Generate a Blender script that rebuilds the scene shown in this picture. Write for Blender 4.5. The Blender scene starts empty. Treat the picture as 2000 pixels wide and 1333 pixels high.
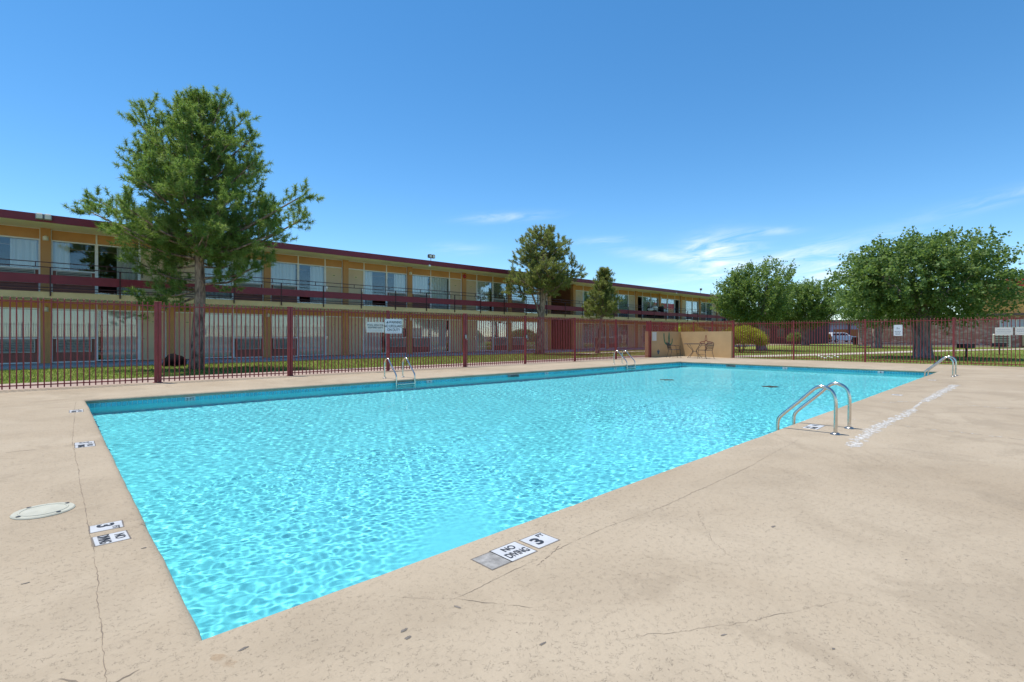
import bpy, math, random
import numpy as np
from mathutils import Vector
R = math.radians
rng = np.random.RandomState(7)
random.seed(7)
sc = bpy.context.scene
COL = sc.collection

# ------------------------------------------------------------------ camera, sky, sun, exposure
FPX, YH = 986.0, 657.5                       # focal length and horizon row, in pixels of a 2000 px wide frame
HEAD = math.atan(1075 / FPX)                 # heading: x runs along the pool and the motel, y towards the motel
SA, CA = math.sin(HEAD), math.cos(HEAD)
cam = bpy.data.cameras.new('camera')
cam.lens = FPX / 2000 * 36
cam.shift_y = -9 / 2000
cam.clip_start, cam.clip_end = 0.05, 5000
camo = bpy.data.objects.new('camera', cam)
camo.location = (0, 0, 1.1)
camo.rotation_euler = (math.pi / 2, 0, HEAD - math.pi / 2)
COL.objects.link(camo)
sc.camera = camo

SUN_FROM = Vector((-0.12, 0.26, 1.0)).normalized()
world = bpy.data.worlds.new('World')
sc.world = world
world.use_nodes = True


def build_world():
    nt = world.node_tree
    N, L = nt.nodes, nt.links
    bg = N['Background']
    sky = N.new('ShaderNodeTexSky')
    sky.sky_type = 'NISHITA'
    sky.sun_disc = False
    sky.sun_elevation = math.asin(SUN_FROM.z)
    sky.sun_rotation = math.atan2(SUN_FROM.x, SUN_FROM.y)
    sky.altitude = 1600
    sky.air_density = 1.0
    sky.dust_density = 0.0
    sky.ozone_density = 2.2
    hsv = N.new('ShaderNodeHueSaturation')
    hsv.inputs['Saturation'].default_value = 1.26
    hsv.inputs['Hue'].default_value = 0.494
    L.new(sky.outputs[0], hsv.inputs['Color'])
    tc = N.new('ShaderNodeTexCoord')
    sep = N.new('ShaderNodeSeparateXYZ')
    L.new(tc.outputs['Generated'], sep.inputs[0])

    def m(op, a, b=None, c=None):
        n = N.new('ShaderNodeMath')
        n.operation = op
        for i, v in enumerate((a, b, c)):
            if v is None:
                continue
            if isinstance(v, (int, float)):
                n.inputs[i].default_value = v
            else:
                L.new(v, n.inputs[i])
        return n.outputs[0]
    az = m('ARCTAN2', sep.outputs[1], sep.outputs[0])
    el = m('ARCSINE', sep.outputs[2])
    comb = N.new('ShaderNodeCombineXYZ')
    L.new(m('MULTIPLY', az, 9.0), comb.inputs[0])
    L.new(m('MULTIPLY', m('ADD', el, m('MULTIPLY', az, 0.10)), 48.0), comb.inputs[1])
    wisp = N.new('ShaderNodeTexNoise')
    wisp.inputs['Scale'].default_value = 1.3
    wisp.inputs['Detail'].default_value = 7
    wisp.inputs['Roughness'].default_value = 0.62
    wisp.inputs['Distortion'].default_value = 0.7
    L.new(comb.outputs[0], wisp.inputs['Vector'])
    total = None
    # thin cirrus: pixel x, y of the middle, half sizes in radians, slant, strength
    for (px, py, wa, we, slant, k) in [(985, 425, .075, .008, -.05, .75), (1175, 470, .05, .006, .0, .7), (1290, 502, .075, .011, .17, .9),
                                       (1410, 508, .055, .030, .05, 2.0), (1380, 478, .05, .02, -.1, .6), (1500, 453, .045, .007, .03, .8),
                                       (1585, 492, .10, .012, -.16, .9), (1615, 512, .10, .020, -.10, .9), (1600, 545, .13, .024, -.02, 1.0),
                                       (1960, 385, .10, .010, -.16, .45), (1330, 545, .11, .012, -.12, .4), (900, 488, .06, .012, 0, .35)]:
        ao = math.atan((px - 1000) / FPX)
        a0 = HEAD - ao
        e0 = math.atan((YH - py) / FPX * math.cos(ao))
        da = m('SUBTRACT', az, a0)
        x = m('DIVIDE', da, wa)
        y = m('DIVIDE', m('SUBTRACT', m('SUBTRACT', el, e0), m('MULTIPLY', da, slant)), we)
        d = m('ADD', m('MULTIPLY', x, x), m('MULTIPLY', y, y))
        g = m('MULTIPLY', m('EXPONENT', m('MULTIPLY', d, -1.0)), k * .6)
        total = g if total is None else m('ADD', total, g)
    ramp = N.new('ShaderNodeMapRange')
    ramp.inputs['From Min'].default_value = 0.36
    ramp.inputs['From Max'].default_value = 0.72
    L.new(wisp.outputs['Fac'], ramp.inputs['Value'])
    fac = m('MINIMUM', m('MULTIPLY', total, ramp.outputs[0]), 0.85)
    mix = N.new('ShaderNodeMixRGB')
    mix.inputs['Color2'].default_value = (5.6, 6.1, 6.6, 1)
    L.new(fac, mix.inputs['Fac'])
    L.new(hsv.outputs[0], mix.inputs['Color1'])
    L.new(mix.outputs[0], bg.inputs['Color'])
    bg.inputs['Strength'].default_value = 0.092


build_world()
sun = bpy.data.lights.new('sun', 'SUN')
sun.energy = 2.6
sun.angle = R(0.53)
sun.color = (1.0, 0.95, 0.87)
sun.cycles.is_caustics_light = True
suno = bpy.data.objects.new('sun', sun)
suno.rotation_euler = (-SUN_FROM).to_track_quat('-Z', 'Y').to_euler()
suno.location = (0, 0, 40)
COL.objects.link(suno)
vs = sc.view_settings
vs.view_transform = 'Standard'
vs.look = 'None'
vs.exposure = 1.1
vs.gamma = 1.0
vs.use_curve_mapping = False
cy = sc.cycles
cy.use_denoising = True
cy.caustics_refractive = True
cy.caustics_reflective = False
cy.sample_clamp_indirect = 4.0
cy.max_bounces = 8
cy.diffuse_bounces = 4
cy.transparent_max_bounces = 12


# ------------------------------------------------------------------ pixel helpers used while laying the place out
def at(x, y, z=0.0):
    """ground point seen at pixel x, y of the 2000 px photograph, at height z"""
    d = FPX * (1.1 - z) / (y - YH)
    l = (x - 1000) / FPX * d
    return Vector((l * SA + d * CA, -l * CA + d * SA, z))


RIGHT = Vector((SA, -CA, 0))
FWD = Vector((CA, SA, 0))

# ------------------------------------------------------------------ materials
MATS = {}


def node_mat(name):
    m = bpy.data.materials.new(name)
    m.use_nodes = True
    nt = m.node_tree
    return m, nt, nt.nodes, nt.links, nt.nodes['Principled BSDF']


def noise(nt, scale, detail=4, rough=.55, dist=0., vec=None, dim='3D'):
    n = nt.nodes.new('ShaderNodeTexNoise')
    n.inputs['Scale'].default_value = scale
    n.inputs['Detail'].default_value = detail
    n.inputs['Roughness'].default_value = rough
    n.inputs['Distortion'].default_value = dist
    if vec is None:
        g = nt.nodes.get('Geometry') or nt.nodes.new('ShaderNodeNewGeometry')
        g.name = 'Geometry'
        vec = g.outputs['Position']
    nt.links.new(vec, n.inputs['Vector'])
    return n.outputs['Fac']


def rng_map(nt, v, a, b, c=0., d=1.):
    n = nt.nodes.new('ShaderNodeMapRange')
    n.inputs['From Min'].default_value = a
    n.inputs['From Max'].default_value = b
    n.inputs['To Min'].default_value = c
    n.inputs['To Max'].default_value = d
    nt.links.new(v, n.inputs['Value'])
    return n.outputs[0]


def mixc(nt, fac, c1, c2, mode='MIX'):
    n = nt.nodes.new('ShaderNodeMixRGB')
    n.blend_type = mode
    for k, v in (('Fac', fac), ('Color1', c1), ('Color2', c2)):
        if isinstance(v, tuple):
            n.inputs[k].default_value = (*v, 1)[:4]
        elif isinstance(v, (int, float)):
            n.inputs[k].default_value = v
        else:
            nt.links.new(v, n.inputs[k])
    return n.outputs[0]


def math_n(nt, op, a, b=None):
    n = nt.nodes.new('ShaderNodeMath')
    n.operation = op
    for i, v in enumerate((a, b)):
        if v is None:
            continue
        if isinstance(v, (int, float)):
            n.inputs[i].default_value = v
        else:
            nt.links.new(v, n.inputs[i])
    return n.outputs[0]


def bump(nt, b, h, strength, dist=.01):
    n = nt.nodes.new('ShaderNodeBump')
    n.inputs['Strength'].default_value = strength
    n.inputs['Distance'].default_value = dist
    nt.links.new(h, n.inputs['Height'])
    nt.links.new(n.outputs[0], b.inputs['Normal'])


def mat(name, col, rough=.6, metal=0., var=.12, scale=3., bump_s=0., bump_scale=60., spec=.4, dirt=None):
    m, nt, N, L, b = node_mat(name)
    f = noise(nt, scale, 6, .6)
    lo = tuple(c * (1 - var) for c in col)
    hi = tuple(min(1, c * (1 + var)) for c in col)
    c = mixc(nt, rng_map(nt, f, .3, .7), lo, hi)
    if dirt:
        c = mixc(nt, rng_map(nt, noise(nt, scale * 4.3, 5, .7), .58, .75, 0, .7), c, dirt)
    L.new(c, b.inputs['Base Color'])
    b.inputs['Roughness'].default_value = rough
    b.inputs['Metallic'].default_value = metal
    b.inputs['Specular IOR Level'].default_value = spec
    if bump_s:
        bump(nt, b, noise(nt, bump_scale, 4), bump_s)
    MATS[name] = m
    return m


def deck_mat(name, base, dark, pits=True):
    m, nt, N, L, b = node_mat(name)
    big = noise(nt, .33, 5, .6, .6)
    mid = noise(nt, 1.7, 6, .65, .8)
    c = mixc(nt, rng_map(nt, big, .40, .66), base, dark)
    c = mixc(nt, rng_map(nt, mid, .46, .75, 0, .42), c, tuple(k * .74 for k in dark))
    blot = noise(nt, .62, 6, .7, 1.2)
    c = mixc(nt, rng_map(nt, blot, .54, .59, 0, .30), c, tuple(k * .72 for k in dark))
    sp = noise(nt, 120, 3, .7)
    c = mixc(nt, rng_map(nt, sp, .35, .72, 0, .16), c, tuple(k * .55 for k in base))
    if pits:
        fine = noise(nt, 48, 2, .5, 1.0)
        ridge = math_n(nt, 'ABSOLUTE', math_n(nt, 'SUBTRACT', fine, .5))
        line = rng_map(nt, ridge, .0, .020, 1., 0.)
        mask = rng_map(nt, noise(nt, 36, 2, .5), .50, .58)
        zone = rng_map(nt, noise(nt, .8, 3, .5), .38, .60, .55, 1.)
        crev = math_n(nt, 'MULTIPLY', math_n(nt, 'MULTIPLY', line, mask), zone)
        c = mixc(nt, math_n(nt, 'MULTIPLY', crev, .50), c, (.12, .09, .065))
        hole = rng_map(nt, noise(nt, 44, 2, .5), .72, .76)
        c = mixc(nt, math_n(nt, 'MULTIPLY', hole, .55), c, (.08, .06, .05))
        h = math_n(nt, 'SUBTRACT', math_n(nt, 'ADD', math_n(nt, 'MULTIPLY', noise(nt, 30, 5, .6, .6), .6), math_n(nt, 'MULTIPLY', sp, .25)), math_n(nt, 'MULTIPLY', crev, .5))
        bump(nt, b, h, .6, .012)
    L.new(c, b.inputs['Base Color'])
    b.inputs['Roughness'].default_value = .82
    b.inputs['Specular IOR Level'].default_value = .25
    MATS[name] = m
    return m


deck_mat('deck', (.415, .338, .243), (.345, .272, .187))
deck_mat('pink_concrete', (.40, .305, .25), (.34, .255, .21), False)
mat('path', (.42, .36, .30), .85, var=.12, scale=.9)
mat('sidewalk', (.42, .41, .41), .85, var=.15, scale=1.2)
mat('plaster', (.175, .74, .82), .7, var=.06, scale=1.1)
mat('tile_blue', (.07, .46, .54), .16, var=.25, scale=5., spec=.6)
mat('tile_white', (.50, .50, .50), .35, var=.10, scale=9, dirt=(.36, .33, .29))
mat('grout', (.62, .76, .76), .8)
mat('plaster_bounce_lit', (.36, .92, .95), .7, var=.05, scale=1.1)  # pool walls: plaster made paler, missing underwater bounce light put into the colour
mat('cap_grey', (.25, .24, .225), .8, var=.4, scale=22, dirt=(.12, .11, .10))
mat('ink', (.025, .028, .035), .5, var=.2)
mat('steel', (.62, .58, .52), .22, 1.0, var=.10, scale=9)
mat('steel_dark', (.30, .30, .29), .35, .9)
mat('fence_red', (.25, .036, .037), .5, var=.22, scale=5., dirt=(.30, .09, .08))
mat('maroon', (.215, .022, .036), .45, var=.12, scale=1.5, dirt=(.18, .04, .05))
mat('rail_dark', (.055, .012, .016), .5, var=.15)
mat('orange', (.58, .29, .105), .7, var=.10, scale=1.4, bump_s=.1)
mat('soffit', (.90, .82, .62), .8, var=.06, scale=.7)
mat('slab_edge', (.72, .52, .27), .8, var=.12, scale=1.3)
mat('white_frame', (.82, .82, .78), .45, var=.06, scale=3, dirt=(.6, .58, .52))
mat('door_tan', (.66, .50, .30), .55, var=.07, scale=1.2)
mat('spandrel', (.32, .12, .085), .7, var=.12)
mat('ac_metal', (.56, .53, .45), .5, .2, var=.12)
mat('ac_dark', (.10, .09, .08), .7)
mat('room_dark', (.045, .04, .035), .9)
mat('brown_wall', (.30, .12, .055), .8, var=.12)
mat('plate', (.70, .58, .30), .5)
mat('lamp_glass', (.78, .74, .62), .35)
mat('alarm_red', (.45, .02, .03), .35)
mat('stucco', (.56, .37, .18), .85, var=.10, scale=1.1, bump_s=.25, bump_scale=30, dirt=(.56, .36, .17))
mat('cactus_green', (.07, .19, .10), .8, var=.25, scale=6)
mat('mural_blue', (.06, .13, .18), .8)
mat('mural_red', (.24, .05, .04), .8)
mat('iron', (.055, .052, .05), .5, .3)
mat('sign_white', (.74, .77, .78), .45, var=.04, scale=4)
mat('sign_cream', (.70, .68, .60), .5, var=.06, scale=4)
mat('sign_grey', (.32, .33, .34), .6)
mat('black_cloth', (.004, .004, .005), .9, var=.3, spec=.1)
mat('lid', (.42, .41, .33), .6, var=.14, scale=6, dirt=(.32, .29, .22))
def flake_mat():
    m, nt, N, L, b = node_mat('patch_white')
    c = mixc(nt, rng_map(nt, noise(nt, 30, 5, .7), .35, .65), (.62, .605, .58), (.46, .43, .38))
    L.new(c, b.inputs['Base Color'])
    b.inputs['Roughness'].default_value = .9
    tr = N.new('ShaderNodeBsdfTransparent')
    mx = N.new('ShaderNodeMixShader')
    L.new(rng_map(nt, noise(nt, 22, 6, .75, .5), .445, .53), mx.inputs[0])
    L.new(tr.outputs[0], mx.inputs[1])
    L.new(b.outputs[0], mx.inputs[2])
    L.new(mx.outputs[0], N['Material Output'].inputs[0])
    MATS['patch_white'] = m


flake_mat()
mat('crack', (.19, .15, .11), .9)
mat('rust', (.42, .235, .11), .9, var=.2, scale=20)
mat('chip', (.15, .13, .11), .9, var=.3, scale=20)
mat('asphalt', (.07, .07, .075), .9, var=.2)
mat('earth', (.22, .17, .10), .95, var=.3, scale=.2)
mat('car_white', (.82, .81, .79), .5, var=.02)
mat('car_grey', (.09, .10, .12), .25, var=.05)
mat('car_glass', (.015, .018, .022), .08)
mat('tyre', (.02, .02, .02), .8)
mat('rim', (.5, .5, .52), .3, .9)
mat('red_cap', (.48, .018, .035), .5, var=.08)
mat('tan_parapet', (.52, .285, .085), .8, var=.07, scale=.6)
mat('brick_a', (.46, .22, .18), .85, var=.25, scale=1.5)
mat('brick_b', (.56, .33, .28), .85, var=.25, scale=1.5)
mat('brick_c', (.66, .48, .42), .85, var=.2, scale=1.5)
mat('mortar', (.55, .44, .40), .9)
mat('eave', (.10, .075, .07), .85)
mat('far_orange', (.55, .18, .05), .8)
mat('far_tan', (.38, .28, .17), .85)
mat('far_pale', (.52, .53, .62), .8)
mat('far_brown', (.11, .05, .038), .85, var=.2)  # brown wall kept dark: the shade of the trees is painted into it
mat('grill_black', (.022, .022, .026), .55)
mat('litter_white', (.72, .72, .7), .8)


def grass_mat():
    m, nt, N, L, b = node_mat('lawn')
    c = mixc(nt, rng_map(nt, noise(nt, .45, 5, .65), .35, .68), (.20, .26, .045), (.27, .27, .075))
    c = mixc(nt, rng_map(nt, noise(nt, 14, 5, .7), .35, .7, 0, .75), c, (.10, .16, .028))
    L.new(c, b.inputs['Base Color'])
    b.inputs['Roughness'].default_value = .9
    b.inputs['Specular IOR Level'].default_value = .15
    bump(nt, b, noise(nt, 35, 5, .7), .9, .04)
    MATS['lawn'] = m


grass_mat()


def leaf_mat(name, c1, c2, c3, trans=.25, rough=.5):
    m, nt, N, L, b = node_mat(name)
    at_ = N.new('ShaderNodeAttribute')
    at_.attribute_name = 'tint'
    r = N.new('ShaderNodeValToRGB')
    r.color_ramp.elements[0].color = (*c1, 1)
    r.color_ramp.elements[1].color = (*c3, 1)
    e = r.color_ramp.elements.new(.5)
    e.color = (*c2, 1)
    L.new(at_.outputs['Fac'], r.inputs[0])
    L.new(r.outputs[0], b.inputs['Base Color'])
    b.inputs['Roughness'].default_value = rough
    b.inputs['Specular IOR Level'].default_value = .35
    t = N.new('ShaderNodeBsdfTranslucent')
    L.new(mixc(nt, .35, r.outputs[0], (.25, .36, .03)), t.inputs['Color'])
    mx = N.new('ShaderNodeMixShader')
    mx.inputs[0].default_value = trans
    L.new(b.outputs[0], mx.inputs[1])
    L.new(t.outputs[0], mx.inputs[2])
    L.new(mx.outputs[0], N['Material Output'].inputs[0])
    MATS[name] = m


leaf_mat('needles', (.125, .215, .048), (.215, .335, .075), (.36, .45, .145), .5)
leaf_mat('needles_olive', (.16, .19, .048), (.27, .29, .085), (.41, .38, .14), .5)
leaf_mat('leaves', (.085, .155, .042), (.155, .245, .07), (.26, .35, .125), .48, .6)
leaf_mat('leaves_bright', (.11, .18, .042), (.18, .27, .066), (.29, .37, .125), .48, .6)
leaf_mat('shrub_yellow', (.24, .27, .014), (.38, .39, .022), (.55, .52, .05), .5)
leaf_mat('shrub_dark', (.018, .035, .010), (.035, .060, .014), (.10, .12, .02), .2)
leaf_mat('blades', (.13, .20, .035), (.20, .27, .05), (.30, .30, .10), .45)
leaf_mat('shrub_rust', (.20, .13, .03), (.32, .17, .05), (.36, .24, .08), .25)


def bark(name, c1, c2, scale=9.):
    m, nt, N, L, b = node_mat(name)
    g = nt.nodes.new('ShaderNodeNewGeometry')
    g.name = 'Geometry'
    mp = N.new('ShaderNodeMapping')
    mp.inputs['Scale'].default_value = (1, 1, .3)
    L.new(g.outputs['Position'], mp.inputs[0])
    f = noise(nt, scale, 6, .65, .5, mp.outputs[0])
    L.new(mixc(nt, rng_map(nt, f, .38, .62), c1, c2), b.inputs['Base Color'])
    b.inputs['Roughness'].default_value = .9
    bump(nt, b, f, 1., .05)
    MATS[name] = m


bark('bark_pine', (.10, .062, .045), (.42, .30, .22))
bark('bark_mulberry', (.10, .08, .075), (.36, .30, .26), 7.)


def glass_mat():
    m, nt, N, L, b = node_mat('pane')
    N.remove(b)
    tr = N.new('ShaderNodeBsdfTransparent')
    tr.inputs[0].default_value = (.95, .975, .97, 1)
    gl = N.new('ShaderNodeBsdfGlossy')
    gl.inputs['Roughness'].default_value = .01
    gl.inputs['Color'].default_value = (.9, .95, 1, 1)
    lw = N.new('ShaderNodeFresnel')
    lw.inputs['IOR'].default_value = 1.55
    f = math_n(nt, 'ADD', math_n(nt, 'MULTIPLY', lw.outputs[0], .8), .03)
    mx = N.new('ShaderNodeMixShader')
    L.new(f, mx.inputs[0])
    L.new(tr.outputs[0], mx.inputs[1])
    L.new(gl.outputs[0], mx.inputs[2])
    L.new(mx.outputs[0], N['Material Output'].inputs[0])
    MATS['pane'] = m


glass_mat()


def curtain_mat():
    m, nt, N, L, b = node_mat('curtain')
    f = noise(nt, 2.2, 4)
    L.new(mixc(nt, f, (.84, .86, .80), (.90, .91, .86)), b.inputs['Base Color'])
    b.inputs['Roughness'].default_value = .9
    MATS['curtain'] = m


curtain_mat()


def water_mat():
    m, nt, N, L, b = node_mat('water')
    N.remove(b)
    g = N.new('ShaderNodeBsdfRefraction')
    g.inputs['IOR'].default_value = 1.33
    g.inputs['Roughness'].default_value = 0.0
    g.inputs['Color'].default_value = (.95, 1.0, 1.0, 1)
    gl = N.new('ShaderNodeBsdfGlossy')
    gl.inputs['Roughness'].default_value = .02
    fr = N.new('ShaderNodeFresnel')
    fr.inputs['IOR'].default_value = 1.33
    mx = N.new('ShaderNodeMixShader')
    L.new(math_n(nt, 'MULTIPLY', fr.outputs[0], .5), mx.inputs[0])
    L.new(g.outputs[0], mx.inputs[1])
    L.new(gl.outputs[0], mx.inputs[2])
    L.new(mx.outputs[0], N['Material Output'].inputs[0])
    MATS['water'] = m


water_mat()

# ------------------------------------------------------------------ object helpers
WL = {}          # location of each parented object in its thing's frame


def setp(o, label=None, cat=None, group=None, kind=None):
    if label:
        o['label'] = label
    if cat:
        o['category'] = cat
    if group:
        o['group'] = group
    if kind:
        o['kind'] = kind
    return o


def empty(name, loc, rz=0, **k):
    o = bpy.data.objects.new(name, None)
    o.empty_display_size = .2
    COL.objects.link(o)
    o.location = loc
    o.rotation_euler = (0, 0, rz)
    WL[o] = Vector(loc)
    return setp(o, **k)


def local(name, rz=0, **k):
    """an Empty whose parts are built round the origin and which is moved afterwards"""
    o = empty(name, (0, 0, 0), 0, **k)
    return o


def place(o, loc, rz=0):
    o.location = loc
    o.rotation_euler = (0, 0, rz)
    return o


def link(me, name, loc, parent=None):
    o = bpy.data.objects.new(name, me)
    COL.objects.link(o)
    loc = Vector(loc)
    WL[o] = loc
    if parent is not None:
        o.parent = parent
        o.location = loc - WL[parent]
    else:
        o.location = loc
    return o


class MB:
    def __init__(s):
        s.v, s.f, s.sm, s.mi = [], [], [], []
        s.cur = 0

    def add(s, vs_, fs, smooth=False):
        n = len(s.v)
        s.v.extend(tuple(p) for p in vs_)
        for f in fs:
            s.f.append(tuple(i + n for i in f))
            s.sm.append(smooth)
            s.mi.append(s.cur)
        return s

    def box(s, x0, x1, y0, y1, z0, z1):
        return s.add([(x0, y0, z0), (x1, y0, z0), (x1, y1, z0), (x0, y1, z0), (x0, y0, z1), (x1, y0, z1), (x1, y1, z1), (x0, y1, z1)],
                     [(0, 3, 2, 1), (4, 5, 6, 7), (0, 1, 5, 4), (1, 2, 6, 5), (2, 3, 7, 6), (3, 0, 4, 7)])

    def cbox(s, x0, x1, y0, y1, z0, z1, c):
        """box with chamfered upright and horizontal edges"""
        ring = lambda i, z: [(x0 + i + c, y0 + i, z), (x1 - i - c, y0 + i, z), (x1 - i, y0 + i + c, z), (x1 - i, y1 - i - c, z),
                             (x1 - i - c, y1 - i, z), (x0 + i + c, y1 - i, z), (x0 + i, y1 - i - c, z), (x0 + i, y0 + i + c, z)]
        rs = [ring(c, z0), ring(0, z0 + c), ring(0, z1 - c), ring(c, z1)]
        n = len(s.v)
        for r in rs:
            s.v.extend(r)
        fs = [tuple(n + i for i in range(7, -1, -1)), tuple(n + 24 + i for i in range(8))]
        for k in range(3):
            for i in range(8):
                j = (i + 1) % 8
                fs.append((n + k * 8 + i, n + k * 8 + j, n + k * 8 + 8 + j, n + k * 8 + 8 + i))
        s.f += fs
        s.sm += [False] * len(fs)
        s.mi += [s.cur] * len(fs)
        return s

    def tube(s, pts, rad, n=8, smooth=True, caps=True):
        pts = [Vector(p) for p in pts]
        if isinstance(rad, (int, float)):
            rad = [rad] * len(pts)
        prev = None
        rings = []
        base = len(s.v)
        for i, p in enumerate(pts):
            t = (pts[min(i + 1, len(pts) - 1)] - pts[max(i - 1, 0)]).normalized()
            if prev is None:
                a = t.orthogonal().normalized()
            else:
                a = (prev - t * prev.dot(t)).normalized()
            prev = a
            b = t.cross(a)
            rings.append([p + (a * math.cos(2 * math.pi * k / n) + b * math.sin(2 * math.pi * k / n)) * rad[i] for k in range(n)])
        for r in rings:
            s.v.extend(tuple(q) for q in r)
        for i in range(len(pts) - 1):
            for k in range(n):
                j = (k + 1) % n
                s.f.append((base + i * n + k, base + i * n + j, base + (i + 1) * n + j, base + (i + 1) * n + k))
                s.sm.append(smooth)
                s.mi.append(s.cur)
        if caps:
            s.f += [tuple(base + k for k in range(n - 1, -1, -1)), tuple(base + (len(pts) - 1) * n + k for k in range(n))]
            s.sm += [False, False]
            s.mi += [s.cur, s.cur]
        return s

    def lathe(s, prof, c=(0, 0), n=16, smooth=True):
        """prof: list of (r, z)"""
        base = len(s.v)
        for r, z in prof:
            for k in range(n):
                s.v.append((c[0] + r * math.cos(2 * math.pi * k / n), c[1] + r * math.sin(2 * math.pi * k / n), z))
        for i in range(len(prof) - 1):
            for k in range(n):
                j = (k + 1) % n
                s.f.append((base + i * n + k, base + i * n + j, base + (i + 1) * n + j, base + (i + 1) * n + k))
                s.sm.append(smooth)
                s.mi.append(s.cur)
        s.f.append(tuple(base + (len(prof) - 1) * n + k for k in range(n)))
        s.sm.append(False)
        s.mi.append(s.cur)
        return s

    def prism(s, poly, z0, z1):
        n = len(poly)
        return s.add([(x, y, z0) for x, y in poly] + [(x, y, z1) for x, y in poly],
                     [tuple(range(n - 1, -1, -1)), tuple(range(n, 2 * n))] + [(i, (i + 1) % n, n + (i + 1) % n, n + i) for i in range(n)])

    def mesh(s, name, mats, centre=None):
        v = np.array(s.v, dtype=float).reshape(-1, 3)
        if centre is None:
            lo, hi = v.min(0), v.max(0)
            c = (lo + hi) / 2
            c[2] = lo[2]
        else:
            c = np.array(centre, dtype=float)
        me = bpy.data.meshes.new(name)
        me.from_pydata([tuple(p) for p in (v - c)], [], s.f)
        for m_ in (mats if isinstance(mats, (list, tuple)) else [mats]):
            me.materials.append(MATS[m_])
        me.polygons.foreach_set('use_smooth', s.sm)
        me.polygons.foreach_set('material_index', s.mi)
        me.update()
        return me, Vector(c)

    def build(s, name, mats, parent=None, centre=None, **k):
        me, c = s.mesh(name, mats, centre)
        return setp(link(me, name, c, parent), **k)


def np_mesh(name, verts, nper, mats, tint=None, smooth=False):
    """many small faces of nper corners each, verts = (n*nper, 3)"""
    n = len(verts) // nper
    me = bpy.data.meshes.new(name)
    me.vertices.add(len(verts))
    me.vertices.foreach_set('co', np.ascontiguousarray(verts, dtype=np.float32).ravel())
    me.loops.add(len(verts))
    me.loops.foreach_set('vertex_index', np.arange(len(verts), dtype=np.int32))
    me.polygons.add(n)
    me.polygons.foreach_set('loop_start', np.arange(0, len(verts), nper, dtype=np.int32))
    me.update(calc_edges=True)
    if tint is not None:
        a = me.attributes.new('tint', 'FLOAT', 'POINT')
        a.data.foreach_set('value', np.repeat(tint, nper).astype(np.float32))
    me.materials.append(MATS[mats])
    return me


TEXTS = {}


def text_mesh(body, size, m, extrude=.0006, bold=0., space=1., line=.85):
    key = (body, size, m, bold)
    if key in TEXTS:
        return TEXTS[key]
    c = bpy.data.curves.new('lettering', 'FONT')
    c.body = body
    c.size = size
    c.align_x, c.align_y = 'CENTER', 'CENTER'
    c.extrude = extrude
    c.offset = bold
    c.space_line = line
    c.space_character = space
    o = bpy.data.objects.new('lettering', c)
    COL.objects.link(o)
    dg = bpy.context.evaluated_depsgraph_get()
    me = bpy.data.meshes.new_from_object(o.evaluated_get(dg))
    bpy.data.objects.remove(o)
    me.materials.clear()
    me.materials.append(MATS[m])
    TEXTS[key] = me
    return me


def letter(body, size, m, loc, xdir, ydir, parent, sx=1., sy=1., bold=0., name='lettering', line=.85):
    me = text_mesh(body, size, m, bold=bold, line=line)
    o = link(me, name, loc, parent)
    x, y = Vector(xdir).normalized(), Vector(ydir).normalized()
    from mathutils import Matrix
    mt = Matrix((x, y, x.cross(y))).transposed()
    o.rotation_euler = mt.to_euler()
    o.scale = (sx, sy, 1)
    return o


# ------------------------------------------------------------------ ground, deck, pool
PA, PB, PC, PD = (.42, 2.14), (.47, 11.50), (20.66, 11.42), (20.80, 2.66)     # pool corners
WATER_Z = -.148


def near_edge(u):
    return PA[1] + (PD[1] - PA[1]) * (u - PA[0]) / (PD[0] - PA[0])


# a square hole under the pool keeps the ground out of the water
ground = MB()
B_ = 2500
xs, ys = [-B_, -16, 25, B_], [-B_, -20, 14, B_]
for i in range(3):
    for j in range(3):
        if (i, j) != (1, 1):
            ground.add([(xs[i], ys[j], -.14), (xs[i + 1], ys[j], -.14), (xs[i + 1], ys[j + 1], -.14), (xs[i], ys[j + 1], -.14)], [(0, 1, 2, 3)])
ground.build('ground', 'earth', kind='structure', label='dry earth stretching to the horizon')

lawn = MB()


def sheet(mb, poly, z):
    mb.add([(x, y, z) for x, y in poly], [tuple(range(len(poly)))])


sheet(lawn, [(-30, 16.7), (26.6, 16.7), (26.6, 26.0), (-30, 26.0)], -.10)
lawn.build('lawn', 'lawn', kind='structure', label='strip of green lawn between the fence and the motel')
lawn2 = MB()
sheet(lawn2, [(25.9, -30), (92, -30), (92, 14.0), (92, 26.0), (26.6, 26.0), (26.6, 16.7), (25.9, 16.7)], -.10)
lawn2.build('lawn', 'lawn', kind='structure', label='wide shaded lawn behind the far fence')

lot = MB()
sheet(lot, [(92, -60), (240, -60), (240, 120), (92, 120)], -.096)
lot.build('parking_lot', 'asphalt', kind='structure', label='asphalt car park beyond the lawn')


def ribbon(mb, pts, w, z):
    for (a, b) in zip(pts[:-1], pts[1:]):
        a, b = Vector((*a, z)), Vector((*b, z))
    L_, R_ = [], []
    P = [Vector((*p, z)) for p in pts]
    for i, p in enumerate(P):
        t = (P[min(i + 1, len(P) - 1)] - P[max(i - 1, 0)]).normalized()
        n = Vector((-t.y, t.x, 0))
        L_.append(p + n * w / 2)
        R_.append(p - n * w / 2)
    for i in range(len(P) - 1):
        mb.add([L_[i], R_[i], R_[i + 1], L_[i + 1]], [(3, 2, 1, 0)])


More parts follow.
